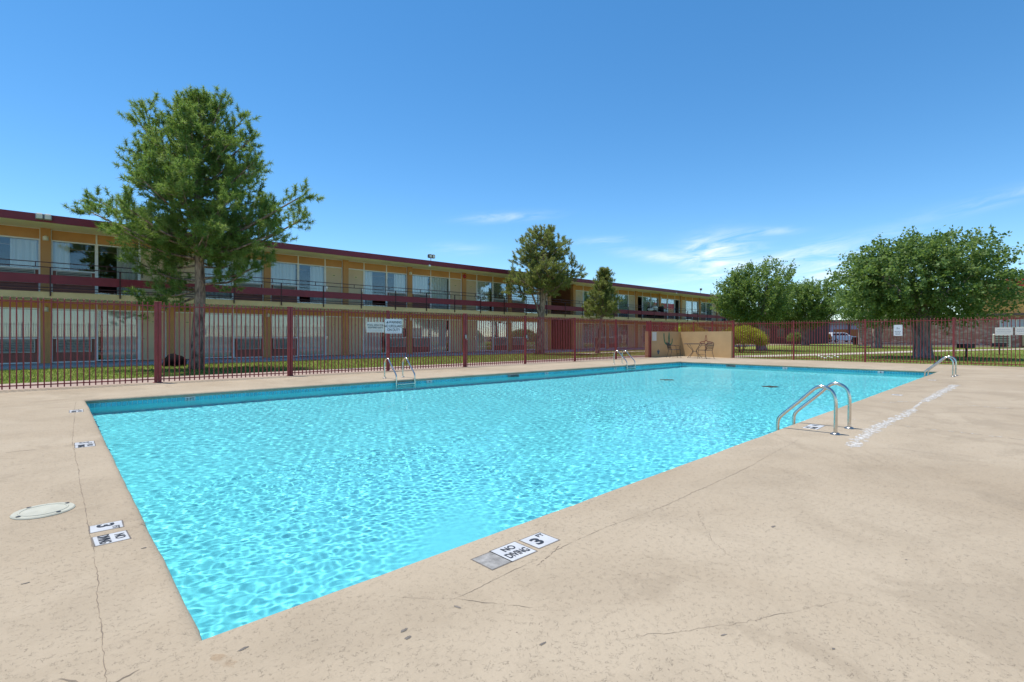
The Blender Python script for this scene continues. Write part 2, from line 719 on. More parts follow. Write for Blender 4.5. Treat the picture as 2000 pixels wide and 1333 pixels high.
pth = MB()
PATH_A = [(26.0, 14.6), (30, 13.0), (35, 11.4), (40, 10.1), (45, 9.0), (50, 8.0), (55, 6.8), (60, 5.2), (66, 3.2), (73.5, 1.0)]
ribbon(pth, PATH_A, 1.9, -.092)
pth.build('path', 'path', kind='structure', label='pale concrete path curving across the far lawn')
pth = MB()
PATH_B = [(27, 22.6), (34, 22.9), (46, 23.2)]
ribbon(pth, PATH_B, .9, -.092)
pth.build('path', 'path', kind='structure', label='narrow concrete path across the lawn by the small pine')
pth = MB()
pth.cbox(-30, 26.4, 14.66, 16.75, -.16, -.012, .008)
pth.build('path', 'pink_concrete', kind='structure', label='pinkish concrete path along the outside of the fence')


def pool_ring(off):
    """pool outline moved outwards by off, one list of corners A D C B"""
    c = [Vector(PA), Vector(PD), Vector(PC), Vector(PB)]
    o = []
    for i in range(4):
        p, q, r = c[i - 1], c[i], c[(i + 1) % 4]
        d1, d2 = (q - p).normalized(), (r - q).normalized()
        n1, n2 = Vector((d1.y, -d1.x)), Vector((d2.y, -d2.x))
        k = (n1 + n2) / (1 + n1.dot(n2))
        o.append(q + k * off)
    return o


# deck: a thick slab with the pool cut out; its lip is a rounded, hand trowelled nose
deck = MB()
D0 = pool_ring(.07)
out = [(-16, -20), (25.95, -20), (25.95, 14.63), (-16, 14.63)]
ins = [tuple(p) for p in D0]
for i in range(4):
    j = (i + 1) % 4
    deck.add([(*out[i], 0), (*out[j], 0), (*ins[j], 0), (*ins[i], 0)], [(0, 1, 2, 3)])
    deck.add([(*out[i], 0), (*out[j], 0), (*out[j], -.2), (*out[i], -.2)], [(0, 3, 2, 1)])
prof = [(.07, 0), (.045, -.001), (.022, -.007), (.007, -.020), (0, -.036), (.002, -.060), (.016, -.072), (.045, -.076)]
for i in range(4):
    rings = []
    for off, z in prof:
        r = pool_ring(off)
        a, b = r[i], r[(i + 1) % 4]
        n = max(2, int((pool_ring(0)[(i + 1) % 4] - pool_ring(0)[i]).length / .12))
        row = []
        for k in range(n + 1):
            p = a.lerp(b, k / n)
            row.append((p, z))
        rings.append(row)
    n = len(rings[0])
    d = (pool_ring(0)[(i + 1) % 4] - pool_ring(0)[i]).normalized()
    nrm = Vector((d.y, -d.x))
    jit = np.convolve(rng.normal(0, 1, n + 8), np.ones(5) / 5, 'same')[4:4 + n] * .0075
    jit[0] = jit[-1] = 0
    vs_ = []
    for ri, row in enumerate(rings):
        amp = min(1, ri / 3)
        for k, (p, z) in enumerate(row):
            q = p + nrm * jit[k] * amp
            vs_.append((q.x, q.y, z - abs(jit[k]) * .25 * (0 < ri < 5)))
    fs = [(r * n + k, (r + 1) * n + k, (r + 1) * n + k + 1, r * n + k + 1) for r in range(len(rings) - 1) for k in range(n - 1)]
    fs = [tuple(reversed(f)) for f in fs]
    deck.add(vs_, fs, True)
deck_o = deck.build('pool_deck', 'deck', kind='structure', centre=(0, 0, 0), label='textured beige concrete deck round the pool')

# basin
U0, U1 = .42, 20.8
wallr = pool_ring(.03)
A_, D_, C_, B2_ = wallr


def floor_z(u):
    return -1.02 if u < 3 else (-1.02 - .50 * (u - 3) / 9.5 if u < 12.5 else -1.52)


basin = MB()
us = [0, 1, 2, 3, 5, 7, 9, 11, 12.5, 15, 18, 20.4]
rows = []
for u in us:
    t = u / us[-1]
    a, b = A_.lerp(D_, t), B2_.lerp(C_, t)
    rows.append((a, b, floor_z(u)))
for (a, b, z), (a2, b2, z2) in zip(rows[:-1], rows[1:]):
    basin.cur = 0
    basin.add([(*a, z), (*a2, z2), (*b2, z2), (*b, z)], [(0, 1, 2, 3)], True)
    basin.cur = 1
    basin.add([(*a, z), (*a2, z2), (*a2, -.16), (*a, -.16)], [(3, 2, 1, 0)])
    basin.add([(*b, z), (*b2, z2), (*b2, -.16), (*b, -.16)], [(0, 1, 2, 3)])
a, b, z = rows[0]
basin.add([(*a, z), (*b, z), (*b, -.16), (*a, -.16)], [(0, 1, 2, 3)])
a, b, z = rows[-1]
basin.add([(*a, z), (*b, z), (*b, -.16), (*a, -.16)], [(3, 2, 1, 0)])
basin_o = basin.build('pool_basin', ['plaster', 'plaster_bounce_lit'], kind='structure', centre=(0, 0, 0), label='aqua plastered swimming pool basin with waterline tiles')
# grout band behind the tiles
grout = MB()
band = pool_ring(.028)
for i in range(4):
    a, b = band[i], band[(i + 1) % 4]
    grout.add([(*a, -.165), (*b, -.165), (*b, -.07), (*a, -.07)], [(3, 2, 1, 0)])
grout.build('grout_band', 'grout', basin_o, centre=(0, 0, 0))
# waterline tiles, 3 inch: the nearest of the two walls in sight are pieces, the rest one mass
tm = MB()
TS = .076
tm.cbox(-TS / 2 + .0055, TS / 2 - .0055, -.006, .006, -.161, -.082, .002)
tile_me, _c = tm.mesh('waterline_tile', 'tile_blue', (0, 0, 0))
rest = MB()
count = 0


def wall_tiles(p, q, nrm, lim):
    global count
    L_ = (q - p).length
    d = (q - p).normalized()
    n = int(L_ / TS)
    for k in range(n):
        c = p + d * (TS * (k + .5))
        ang = math.atan2(d.y, d.x)
        if k < lim:
            o = link(tile_me, 'waterline_tile', (c.x + nrm.x * .004, c.y + nrm.y * .004, 0), basin_o)
            o.rotation_euler = (random.uniform(-.012, .012), 0, ang + random.uniform(-.02, .02))
        else:
            ca, sa = math.cos(ang), math.sin(ang)
            vs_ = [(c.x + nrm.x * .004 + x * ca - y * sa, c.y + nrm.y * .004 + x * sa + y * ca, z) for x, y, z in tm.v]
            rest.add(vs_, tm.f)


wall_tiles(band[3], band[2], Vector((0, -1)), 200)
wall_tiles(band[2], band[1], Vector((-1, 0)), 90)
wall_tiles(band[0], band[3], Vector((1, 0)), 0)
wall_tiles(band[1], band[0], Vector((0, 1)), 0)
rest.build('waterline_tile_band', 'tile_blue', basin_o, centre=(0, 0, 0), kind='stuff')
# depth numbers and skimmer mouths on the tile band
for body, u in (('3 FT', 2.02), ('4', 7.5), ('5', 12.03), ('5', 15.8)):
    t = MB().cbox(-.085, .085, -.010, .004, -.155, -.078, .002).mesh('depth_number_tile', 'tile_white', (0, 0, 0))[0]
    o = link(t, 'depth_number_tile', (u, band[2].y - .006, 0), basin_o)
    letter(body, .075, 'ink', (u, band[2].y - .0172, -.117), (1, 0, 0), (0, 0, 1), o, bold=.001)
for body, v in (('5', 10.07), ('5', 7.16), ('4', 4.15)):
    t = MB().cbox(-.010, .004, -.085, .085, -.155, -.078, .002).mesh('depth_number_tile', 'tile_white', (0, 0, 0))[0]
    o = link(t, 'depth_number_tile', (band[2].x + .03, v, 0), basin_o)
    letter(body, .075, 'ink', (band[2].x + .0188, v, -.117), (0, -1, 0), (0, 0, 1), o, bold=.001)
sk = MB().cbox(-.23, .23, -.016, .004, -.160, -.074, .003)
o = sk.build('skimmer_mouth', 'cap_grey', basin_o, centre=(0, 0, 0))
o.location = (10.56, band[2].y - .004, 0)
WL[o] = o.location.copy()
MB().box(-.13, .19, -.020, -.0165, -.160, -.084).build('skimmer_opening', 'ac_dark', None, (0, 0, 0)).location = (0, 0, 0)
so = bpy.data.objects['skimmer_opening']
so.parent = o
sk = MB().cbox(-.016, .004, -.2, .2, -.160, -.074, .003)
o = sk.build('skimmer_mouth', 'cap_grey', basin_o, centre=(0, 0, 0))
o.location = (band[2].x + .028, 9.24, 0)
so2 = MB().box(-.020, -.0165, -.17, .13, -.160, -.084).build('skimmer_opening', 'ac_dark', None, (0, 0, 0))
so2.parent = o
# floor drains, where the water shows them
for px, py in ((1303, 742), (1505, 755)):
    s_ = at(px, py, WATER_Z)
    dirn = Vector((s_.x, s_.y, 0)).normalized()
    p = s_ + dirn * (1.355 * 1.09)
    dr = MB().lathe([(.22, 0), (.22, .02), (.16, .04), (.0, .045)], n=24)
    o = dr.build('floor_drain', 'ac_dark', basin_o, centre=(0, 0, 0))
    o.location = (p.x, p.y, -1.52)
    o.cycles.is_caustics_receiver = True
for o in [basin_o]:
    o.cycles.is_caustics_receiver = True


def make_water():
    r = pool_ring(.02)
    a, d, c, b = r
    # rows follow the long side; spacing grows a little with distance from the camera end
    def grid(lo, hi, step):
        return np.linspace(lo, hi, max(2, int((hi - lo) / step)))
    s = np.concatenate([np.linspace(0, .16, 330)[:-1], np.linspace(.16, .45, 370)[:-1], np.linspace(.45, 1, 420)])
    t = np.concatenate([np.linspace(0, .42, 390)[:-1], np.linspace(.42, 1, 290)])
    Sg, Tg = np.meshgrid(s, t)
    step = np.maximum(np.gradient(s)[None, :] * 20.4, np.gradient(t)[:, None] * 9.2)
    X = (1 - Tg) * ((1 - Sg) * a.x + Sg * d.x) + Tg * ((1 - Sg) * b.x + Sg * c.x)
    Y = (1 - Tg) * ((1 - Sg) * a.y + Sg * d.y) + Tg * ((1 - Sg) * b.y + Sg * c.y)
    Z = np.zeros_like(X)
    rs = np.random.RandomState(3)
    # a few directions of wind ripple with random phase, calmer in places
    calm = np.zeros_like(X)
    for k in range(9):
        lam = rs.uniform(3, 8)
        th = rs.uniform(0, 6.28)
        calm += np.sin(2 * np.pi * (X * np.cos(th) + Y * np.sin(th)) / lam + rs.uniform(0, 6.28))
    calm = .88 + .22 * np.tanh(calm / 2.2)
    # the still patch over the return jet near the camera
    calm *= 1 - .95 * np.exp(-(((((X - 2.1) * CA + (Y - 3.15) * SA) / 1.25) ** 2 + (((X - 2.1) * SA - (Y - 3.15) * CA) / .46) ** 2)) ** 1.3)
    for k in range(90):
        lam = .046 * 2 ** (2.4 * rs.uniform(0, 1) ** 1.35)
        th = rs.normal(.9, .95) + (np.pi if rs.rand() < .5 else 0)
        Z += np.clip(lam / step / 2.0 - 1, 0, 1) * lam * .00074 * np.sin(2 * np.pi * (X * np.cos(th) + Y * np.sin(th)) / lam + rs.uniform(0, 6.28) + .8 * np.sin(X * rs.uniform(.5, 2) + Y * rs.uniform(.5, 2)))
    Z = Z * calm + WATER_Z
    ny, nx = X.shape
    v = np.stack([X, Y, Z], -1).reshape(-1, 3)
    i = np.arange(nx * ny).reshape(ny, nx)
    f = np.stack([i[:-1, :-1], i[:-1, 1:], i[1:, 1:], i[1:, :-1]], -1).reshape(-1, 4)
    me = bpy.data.meshes.new('water')
    me.vertices.add(len(v))
    me.vertices.foreach_set('co', v.astype(np.float32).ravel())
    me.loops.add(f.size)
    me.loops.foreach_set('vertex_index', f.ravel().astype(np.int32))
    me.polygons.add(len(f))
    me.polygons.foreach_set('loop_start', np.arange(0, f.size, 4, dtype=np.int32))
    me.update(calc_edges=True)
    me.polygons.foreach_set('use_smooth', np.ones(len(f), bool))
    me.materials.append(MATS['water'])
    o = link(me, 'water', (0, 0, 0))
    setp(o, kind='structure', label='clear rippled turquoise water filling the pool')
    o.cycles.is_caustics_caster = True


make_water()


# deck details: joints, cracks, patches, chips, tiles
def strip(name, pts, w0, m, z, parent, jit=.02, seg=.06, wj=.6, gaps=0.0, seed=0, zdepth=0):
    rs = np.random.RandomState(seed)
    P = [Vector(p) for p in pts]
    q = [P[0]]
    for a, b in zip(P[:-1], P[1:]):
        n = max(1, int((b - a).length / seg))
        for k in range(1, n + 1):
            q.append(a.lerp(b, k / n))
    mb = MB()
    walk = np.cumsum(rs.normal(0, 1, len(q))) * .25
    walk -= np.linspace(walk[0], walk[-1], len(q))
    wn = np.convolve(rs.normal(0, 1.6, len(q) + 6), np.ones(4) / 4, 'same')[3:3 + len(q)]
    prevp = None
    for i, p in enumerate(q):
        t = (q[min(i + 1, len(q) - 1)] - q[max(i - 1, 0)]).normalized()
        n = Vector((-t.y, t.x))
        c = p + n * (walk[i] * jit + rs.normal(0, jit * .3))
        w = w0 * (1 + wj * .6 * wn[i])
        w = max(w0 * .15, w) * min(1, .25 + i / 3, .25 + (len(q) - 1 - i) / 3)
        cur = (c + n * w / 2, c - n * w / 2)
        if prevp is not None and rs.rand() >= gaps:
            mb.add([(*prevp[0], z), (*prevp[1], z), (*cur[1], z), (*cur[0], z)], [(0, 1, 2, 3)])
        prevp = cur
    return mb.build(name, m, parent)


strip('joint', [(.34, 11.3), (.17, 6.8), (.163, 5.06), (.155, 3.5), (.13, 2.05), (.10, .9)], .0028, 'crack', .0012, deck_o, .005, .025, .9, .0, 1)
strip('joint', [(1.2, 1.72), (2.0, 1.78), (2.4, 1.786), (3.0, 1.76), (4.4, 1.80), (5.9, 1.9)], .0019, 'crack', .0012, deck_o, .006, .02, .9, .0, 2)
strip('crack', [(1.05, 1.93), (1.25, 1.72), (1.45, 1.45)], .0016, 'crack', .0014, deck_o, .010, .02, .9, .0, 3)
strip('crack', [(.02, 2.18), (.135, 2.03), (.22, 2.06)], .004, 'crack', .0014, deck_o, .008, .015, .8, .1, 4)
strip('crack', [(2.0, 1.80), (1.85, 1.74), (1.72, 1.70)], .003, 'crack', .0014, deck_o, .008, .015, .8, .1, 5)
strip('patch_strip', [(5.85, 1.42), (7.1, 1.50), (8.9, 1.50), (9.7, 1.53)], .105, 'patch_white', .0018, deck_o, .008, .02, .75, 0, 6)
strip('patch_strip', [(9.7, 1.53), (10.7, 1.60), (10.9, 1.58)], .035, 'patch_white', .0018, deck_o, .008, .02, .7, 0, 7)
strip('patch_strip', [(10.9, 1.58), (12.6, 1.59), (15.2, 1.64)], .14, 'patch_white', .0018, deck_o, .008, .02, .7, 0, 8)
strip('crack_filler', [(7.85, 2.0), (7.9, 1.7), (7.68, 1.15), (7.62, .3), (7.6, -1.6)], .018, 'patch_white', .0020, deck_o, .03, .05, .8, .5, 9)
strip('crack', [(7.85, 2.0), (7.9, 1.7), (7.68, 1.15), (7.62, .3), (7.6, -2.6)], .008, 'crack', .0012, deck_o, .03, .05, .6, .35, 9)
strip('crack_filler', [(10.42, 1.98), (10.9, 1.55), (10.86, 1.15), (10.78, .44), (10.7, -2)], .022, 'patch_white', .0020, deck_o, .03, .06, .8, .55, 10)
strip('crack', [(10.42, 1.98), (10.9, 1.55), (10.86, 1.15), (10.78, .44), (10.7, -3)], .010, 'crack', .0012, deck_o, .03, .06, .6, .35, 10)
strip('crack_filler', [(10.2, 2.02), (10.45, 1.86)], .05, 'patch_white', .0022, deck_o, .02, .04, .6, .1, 11)
strip('joint', [(-16, 6.6), (-6, 6.65), (.1, 6.75)], .006, 'crack', .0012, deck_o, .03, .1, .6, .5, 12)
strip('crack', [(1.5, 1.10), (1.9, .85), (2.5, .60)], .0012, 'crack', .0012, deck_o, .012, .02, .9, .0, 13)
strip('crack', [(3.0, 1.55), (2.6, 1.25), (2.4, 1.0)], .0012, 'crack', .0012, deck_o, .012, .02, .9, .0, 14)


def blot(name, cx, cy, rx, ry, ang, m, z=.0016, seed=0, n=18, rough=.35):
    rs = np.random.RandomState(seed)
    pts = []
    for k in range(n):
        t = 2 * math.pi * k / n
        r = 1 + rough * rs.normal(0, .5)
        x, y = rx * r * math.cos(t), ry * r * math.sin(t)
        pts.append((cx + x * math.cos(ang) - y * math.sin(ang), cy + x * math.sin(ang) + y * math.cos(ang)))
    mb = MB()
    mb.add([(cx, cy, z)] + [(x, y, z) for x, y in pts], [(0, 1 + k, 1 + (k + 1) % n) for k in range(n)])
    return mb.build(name, m, deck_o)


for i, (px, py, a, b, th) in enumerate([(789, 1232, .011, .006, .6), (797, 1246, .010, .006, .4), (893, 1186, .013, .004, -.9), (475, 1268, .013, .005, .5), (1510, 1029, .014, .006, .3), (1060, 1258, .012, .004, .3),
                                         (1413, 1241, .010, .003, 0), (1628, 1268, .005, .003, 0), (1770, 1094, .005, .003, 0), (280, 1022, .012, .004, .4), (281, 1071, .010, .004, .5), (50, 1140, .012, .004, .4)]):
    p = at(px, py)
    blot('chip', p.x, p.y, a * 1.3, b * 1.3, th + HEAD - 1.2, 'chip', seed=20 + i)


def stain_mat():
    m, nt, N, L, b = node_mat('rust_stain')
    L.new(mixc(nt, noise(nt, 40, 4), (.36, .22, .11), (.44, .30, .17)), b.inputs['Base Color'])
    b.inputs['Roughness'].default_value = .9
    tr = N.new('ShaderNodeBsdfTransparent')
    mx = N.new('ShaderNodeMixShader')
    L.new(rng_map(nt, noise(nt, 16, 6, .7), .40, .80, 0, .55), mx.inputs[0])
    L.new(tr.outputs[0], mx.inputs[1])
    L.new(b.outputs[0], mx.inputs[2])
    L.new(mx.outputs[0], N['Material Output'].inputs[0])
    MATS['rust_stain'] = m


stain_mat()
p = at(436, 1290)
blot('rust_stain', p.x, p.y, .065, .022, 1.9, 'rust_stain', .0015, 77, 24, .25)

# depth tiles set in the deck
tile_box = MB().cbox(-.076, .076, -.076, .076, -.01, .0022, .0012)


def deck_tile(x, y, xdir, lines, parent=deck_o, w=.152, h=.152, worn=False):
    mb = MB().cbox(-w / 2, w / 2, -h / 2, h / 2, -.01, .0022, .0012)
    xd = Vector((*xdir, 0)).normalized()
    yd = Vector((-xd.y, xd.x, 0))
    o = mb.build('depth_marker_tile', 'cap_grey' if worn else 'tile_white', parent, centre=(0, 0, 0))
    o.location = Vector((x, y, 0))
    WL[o] = Vector((x, y, 0))
    o.rotation_euler = (0, 0, math.atan2(xd.y, xd.x))
    gb = MB().box(-w / 2 - .007, w / 2 + .007, -h / 2 - .007, h / 2 + .007, -.01, .0010).build('grout_border', 'chip', None, centre=(0, 0, 0))
    gb.parent = o
    for body, size, dx, dy, sx, sy, bold in lines:
        me = text_mesh(body, size, 'ink', bold=bold)
        l = bpy.data.objects.new('lettering', me)
        COL.objects.link(l)
        l.parent = o
        l.location = (dx, dy, .0032)
        l.scale = (sx, sy, 1)
        WL[l] = WL[o]
    return o


T3 = [('3', .125, -.022, -.008, 1.0, .85, .004), ('FT', .045, .045, .040, 1., 1., .0008)]
TN = [('NO', .062, .0, .036, .85, 1.0, .0012), ('DIVING', .062, 0, -.032, .70, 1.15, .0012)]
deck_tile(1.950, 1.907, (1, .02), T3, w=.155, h=.14)
deck_tile(1.752, 1.899, (1, .02), TN, w=.170, h=.16)
deck_tile(1.600, 1.893, (1, .02), [], w=.12, h=.15, worn=True)
deck_tile(.245, 3.735, (-.03, -1), T3, w=.13, h=.145)
deck_tile(.25, 3.505, (.03, -1), TN, w=.155, h=.145)
deck_tile(.27, 6.81, (-.03, -1), T3, w=.15, h=.15)
deck_tile(.268, 6.64, (-.03, -1), TN, w=.15, h=.15)
deck_tile(.299, 9.91, (-.03, -1), T3, w=.15, h=.15)
deck_tile(.296, 9.74, (-.03, -1), TN, w=.15, h=.15)
deck_tile(6.95, 2.05, (1, .02), [('4', .12, 0, 0, 1, .9, .003)], w=.155, h=.155)
deck_tile(6.76, 2.04, (1, .02), TN, w=.155, h=.155)
deck_tile(11.75, 2.10, (1, .02), [('5', .12, 0, 0, 1, .9, .003)], w=.155, h=.155)
deck_tile(16.4, 2.22, (1, .02), [('5', .12, 0, 0, 1, .9, .003)], w=.155, h=.155)

# round access lid in the deck
lid = empty('access_lid', (-.025, 4.33, 0), label='round off-white plastic access lid set in the deck', cat='lid')
MB().lathe([(.150, -.01), (.152, .004), (.146, .010), (.0, .011)], (-.025, 4.33), 40, False).build('lid_disc', 'lid', lid)
MB().lathe([(.138, .0112), (.134, .0150), (.129, .0150), (.126, .0112)], (-.025, 4.33), 40, False)
mbr = MB()
pr = [(.120, .0105), (.118, .0135), (.110, .0135), (.108, .0105)]
n_ = 40
for i in range(3):
    for k in range(n_):
        a0, a1 = 2 * math.pi * k / n_, 2 * math.pi * (k + 1) / n_
        q = lambda r, z, t: (-.025 + r * math.cos(t), 4.33 + r * math.sin(t), z)
        mbr.add([q(*pr[i], a0), q(*pr[i], a1), q(*pr[i + 1], a1), q(*pr[i + 1], a0)], [(0, 3, 2, 1)])
mbr.build('raised_ring', 'lid', lid)
for k in range(4):
    t = k * math.pi / 2 + .55
    c = (-.025 + .132 * math.cos(t), 4.33 + .132 * math.sin(t))
    MB().lathe([(.012, .0112), (.012, .0128), (.0, .0128)], c, 10, False).build('finger_hole', 'ink', lid)


# ------------------------------------------------------------------ pool ladders
def smooth_path(pts, it=2):
    P = [Vector(p) for p in pts]
    for _ in range(it):
        Q = [P[0]]
        for a, b in zip(P[:-1], P[1:]):
            Q += [a * .75 + b * .25, a * .25 + b * .75]
        Q.append(P[-1])
        P = Q
    return P


def ladder(u, edge, side, label, steps=True):
    """side +1: the pool lies towards +y of the edge"""
    o = empty('pool_ladder', (u + .27, edge - side * .55, 0), label=label, cat='pool ladder', group='steel ladders round the pool')
    prof_ = [(-.615, -.01), (-.618, .20), (-.620, .36), (-.60, .46), (-.545, .515), (-.46, .535), (-.39, .49), (-.28, .37), (-.06, .165), (-.012, .105), (-.005, .02), (0, -.25), (0, -.95)]
    for k, uu in enumerate((u, u + .54)):
        p = smooth_path([(uu, edge + side * (d + .035), z) for d, z in prof_], 2)
        r = MB().tube(p, .0195, 12)
        ro = r.build('rail', 'steel', o)
        ro.cycles.is_caustics_receiver = True
        e = MB().lathe([(.052, .0), (.052, .008), (.030, .022), (.0215, .024)], (uu, edge + side * (-.615 + .035)), 20)
        e.build('escutcheon', 'steel_dark', ro)
    if steps:
        for z in (-.12, -.37, -.62):
            t = MB().cbox(u + .02, u + .52, edge + side * .035 - .04, edge + side * .035 + .04, z - .012, z + .012, .004)
            t.build('tread', 'steel', o).cycles.is_caustics_receiver = True
    return o


ladder(6.5, near_edge(6.7), 1, 'near steel ladder on the side of the pool away from the motel')
ladder(18.2, near_edge(18.4), 1, 'steel ladder at the far corner near the white deck patch')
ladder(6.5, 11.46, -1, 'steel ladder in front of the lifeguard warning sign')
ladder(16.5, 11.43, -1, 'steel ladder nearest the cactus wall')

# ------------------------------------------------------------------ iron fences
PK = .0112


def fence(name, p0, p1, posts, h, label, spacing=.105, gap0=.02, rail_top=.075, doubles=(), rail_bottom=.085, extra_rail=None):
    """posts: distances along the run"""
    p0, p1 = Vector(p0), Vector(p1)
    d = (p1 - p0).normalized()
    L_ = (p1 - p0).length
    ang = math.atan2(d.y, d.x)
    o = empty(name, (*((p0 + p1) / 2), 0), label=label, cat='fence', group='red iron fences round the pool')

    def put(me, nm, s, z=0):
        q = p0 + d * s
        k = link(me, nm, (q.x, q.y, z), o)
        k.rotation_euler = (0, 0, ang)
        return k
    pk = MB().box(-PK, PK, -PK, PK, gap0, h)
    pk.add([(-PK, -PK, h), (PK, -PK, h), (PK, PK, h), (-PK, PK, h), (0, 0, h + .014)], [(0, 1, 4), (1, 2, 4), (2, 3, 4), (3, 0, 4)])
    pme = pk.mesh('picket', 'fence_red', (0, 0, 0))[0]
    n = int(L_ / spacing)
    ps = sorted(posts)
    for k in range(n + 1):
        s = k * spacing + .03
        if s < L_ and all(abs(s - q) > .055 for q in ps):
            put(pme, 'picket', s + random.uniform(-.004, .004)).rotation_euler = (random.gauss(0, .0022), random.gauss(0, .0022), ang + random.uniform(-.05, .05))
    pm = MB().cbox(-.033, .033, -.033, .033, -.02, h + .012, .004)
    pm.cbox(-.038, .038, -.038, .038, h + .0125, h + .026, .004)
    pm.cbox(-.06, .06, -.06, .06, -.01, .008, .003)
    postme = pm.mesh('post', 'fence_red', (0, 0, 0))[0]
    for q in ps:
        put(postme, 'post', q)
    for q in doubles:
        put(postme, 'post', q + .075)
    z1 = h - rail_top
    edges = [0] + ps + [L_]
    for a, b in zip(edges[:-1], edges[1:]):
        if b - a < .12:
            continue
        for z in ((z1, rail_bottom) if extra_rail is None else (z1, rail_bottom, extra_rail)):
            m_ = MB().box(a + .034, b - .034, -.0125, .0125, z - .0125, z + .0125)
            put(m_.mesh('rail', 'fence_red', (0, 0, 0))[0], 'rail', 0)
    return o


FV = 14.53
fence('iron_fence', (-4.3, FV), (23.2, FV), [4.3 + 1.87 + 3.04 * k for k in range(-2, 8)], 1.90, 'long red iron picket fence between the pool and the motel',
      doubles=[4.3 + 1.87, 4.3 + 1.87 + 3.04, 4.3 + 1.87 + 9.12])
fence('iron_fence', (25.68, 11.32), (25.68, -6), [.02, 2.82, 5.63, 8.49, 11.35, 14.2], 1.80, 'red iron picket fence along the tree lawn at the far end', spacing=.108)
fence('iron_fence', (23.25, 14.86), (26.55, 14.86), [.06, 1.5, 3.2], 1.88, 'short red iron fence behind the cactus end of the tan wall', spacing=.075, gap0=.02)
fence('iron_fence', (26.58, 14.74), (25.98, 11.36), [.9, 2.1, 3.3], 1.90, 'short red iron fence behind the sun symbol end of the tan wall', spacing=.06)
# gate latches on the posts of the long fence
for u in (10.99, 14.03):
    g = empty('gate_latch', (u + .06, FV - .05, .95), label='grey steel gate latch on the fence post by the ' + ('alarm bell room' if u < 12 else 'tall olive pine'), cat='latch')
    MB().cbox(u - .005, u + .075, FV - .075, FV - .036, 1.02, 1.16, .006).build('lock_box', 'steel_dark', g)
    MB().tube([(u + .03, FV - .08, .98), (u + .09, FV - .09, .98), (u + .12, FV - .075, 1.05)], .008, 6).build('lever', 'steel', g)


# ------------------------------------------------------------------ signs
def sign(label, c, xdir, w, h, m='sign_white', z0=0, lines=(), bars=(), nrm_off=.008, tri=None):
    """flat board at c facing the camera side; lines: (text, size, dx, dz, sx, bold), bars: (dx, dz, w, h)"""
    x = Vector((*xdir, 0)).normalized()
    n = Vector((x.y, -x.x, 0))
    ang = math.atan2(x.y, x.x)
    o = local('sign', label=label, cat='sign')
    MB().cbox(-w / 2, w / 2, -.003, .003, -h / 2, h / 2, .0015).build('board', m, o, centre=(0, 0, 0))
    for sx in (-1, 1):
        for sz in (-1, 1):
            b = MB().cbox(sx * (w / 2 - .03) - .006, sx * (w / 2 - .03) + .006, -.0055, -.0035, sz * (h / 2 - .02) - .006, sz * (h / 2 - .02) + .006, .0008)
            b.build('screw', 'steel_dark', o, centre=(0, 0, 0))
    for body, size, dx, dz, sx, bold in lines:
        letter(body, size, 'ink', (dx, -.0045, dz), (1, 0, 0), (0, 0, 1), o, sx=sx, bold=bold)
    if bars:
        mb = MB()
        for dx, dz, bw, bh in bars:
            mb.box(dx - bw / 2, dx + bw / 2, -.0042, -.0034, dz - bh / 2, dz + bh / 2)
        mb.build('small_print', 'sign_grey', o, centre=(0, 0, 0))
    if tri:
        dx, dz, s = tri
        mb = MB()
        tv = [(dx - s, -.0042, dz - s * .8), (dx + s, -.0042, dz - s * .8), (dx, -.0042, dz + s)]
        mb.add(tv, [(0, 1, 2)])
        mb.build('warning_triangle', 'ink', o, centre=(0, 0, 0))
        letter('!', s * 1.5, 'sign_white', (dx, -.0050, dz - s * .15), (1, 0, 0), (0, 0, 1), o, bold=.001)
    return place(o, c, ang)


def words_bars(dz, total, h, seed):
    rs = np.random.RandomState(seed)
    x = -total / 2
    out_ = []
    while x < total / 2 - .02:
        w = rs.uniform(.015, .05)
        w = min(w, total / 2 - x)
        out_.append((x + w / 2, dz, w, h))
        x += w + .010
    return out_


sign('cream notice board reading pool area for registered guests on the long fence', (7.505, FV - .045, 1.385), (1, 0), .60, .325, 'sign_cream',
     lines=[('POOL AREA FOR', .085, 0, .065, .85, .0008), ('REGISTERED GUESTS', .075, 0, -.012, .75, .0012)], bars=words_bars(-.085, .5, .012, 1) + words_bars(-.12, .5, .012, 2))
sign('white board with warning triangle reading no lifeguard on duty', (8.13, FV - .055, 1.425), (1, 0), .60, .46, 'sign_white',
     lines=[('WARNING', .118, .062, .125, .80, .002), ('NO LIFEGUARD', .118, 0, .0, .80, .002), ('ON DUTY', .118, 0, -.118, .85, .002)], bars=words_bars(-.190, .5, .012, 3), tri=(-.215, .125, .045))
sign('white upright notice with three dark lines on the fence before the biggest tree', (25.63, 4.55, 1.345), (0, -1), .29, .45, 'sign_white',
     bars=[(-.03, .09, .03, .08), (.03, .08, .03, .05)] + words_bars(-.04, .22, .03, 4) + words_bars(-.10, .19, .03, 5) + words_bars(-.155, .17, .03, 6))
sign('wide pale notice with faint print on the fence before the brick building', (25.63, 1.44, 1.285), (0, -1), .47, .28, 'sign_cream',
     bars=words_bars(.06, .36, .012, 7) + words_bars(.0, .40, .014, 8) + words_bars(-.06, .36, .012, 9))
sign('pale notice at the edge of the picture on the brick building fence', (25.63, .90, 1.29), (0, -1), .50, .28, 'sign_cream',
     bars=words_bars(.07, .4, .02, 10) + words_bars(.0, .42, .03, 11) + words_bars(-.08, .3, .012, 12))

# ------------------------------------------------------------------ tan wall with the mural
wall = empty('mural_wall', (25, 13.5, 0), label='low tan stucco corner wall painted with a cactus and a sun symbol', cat='wall')
W0, W1, W2 = Vector((23.02, 14.60)), Vector((26.30, 14.60)), Vector((25.66, 11.42))


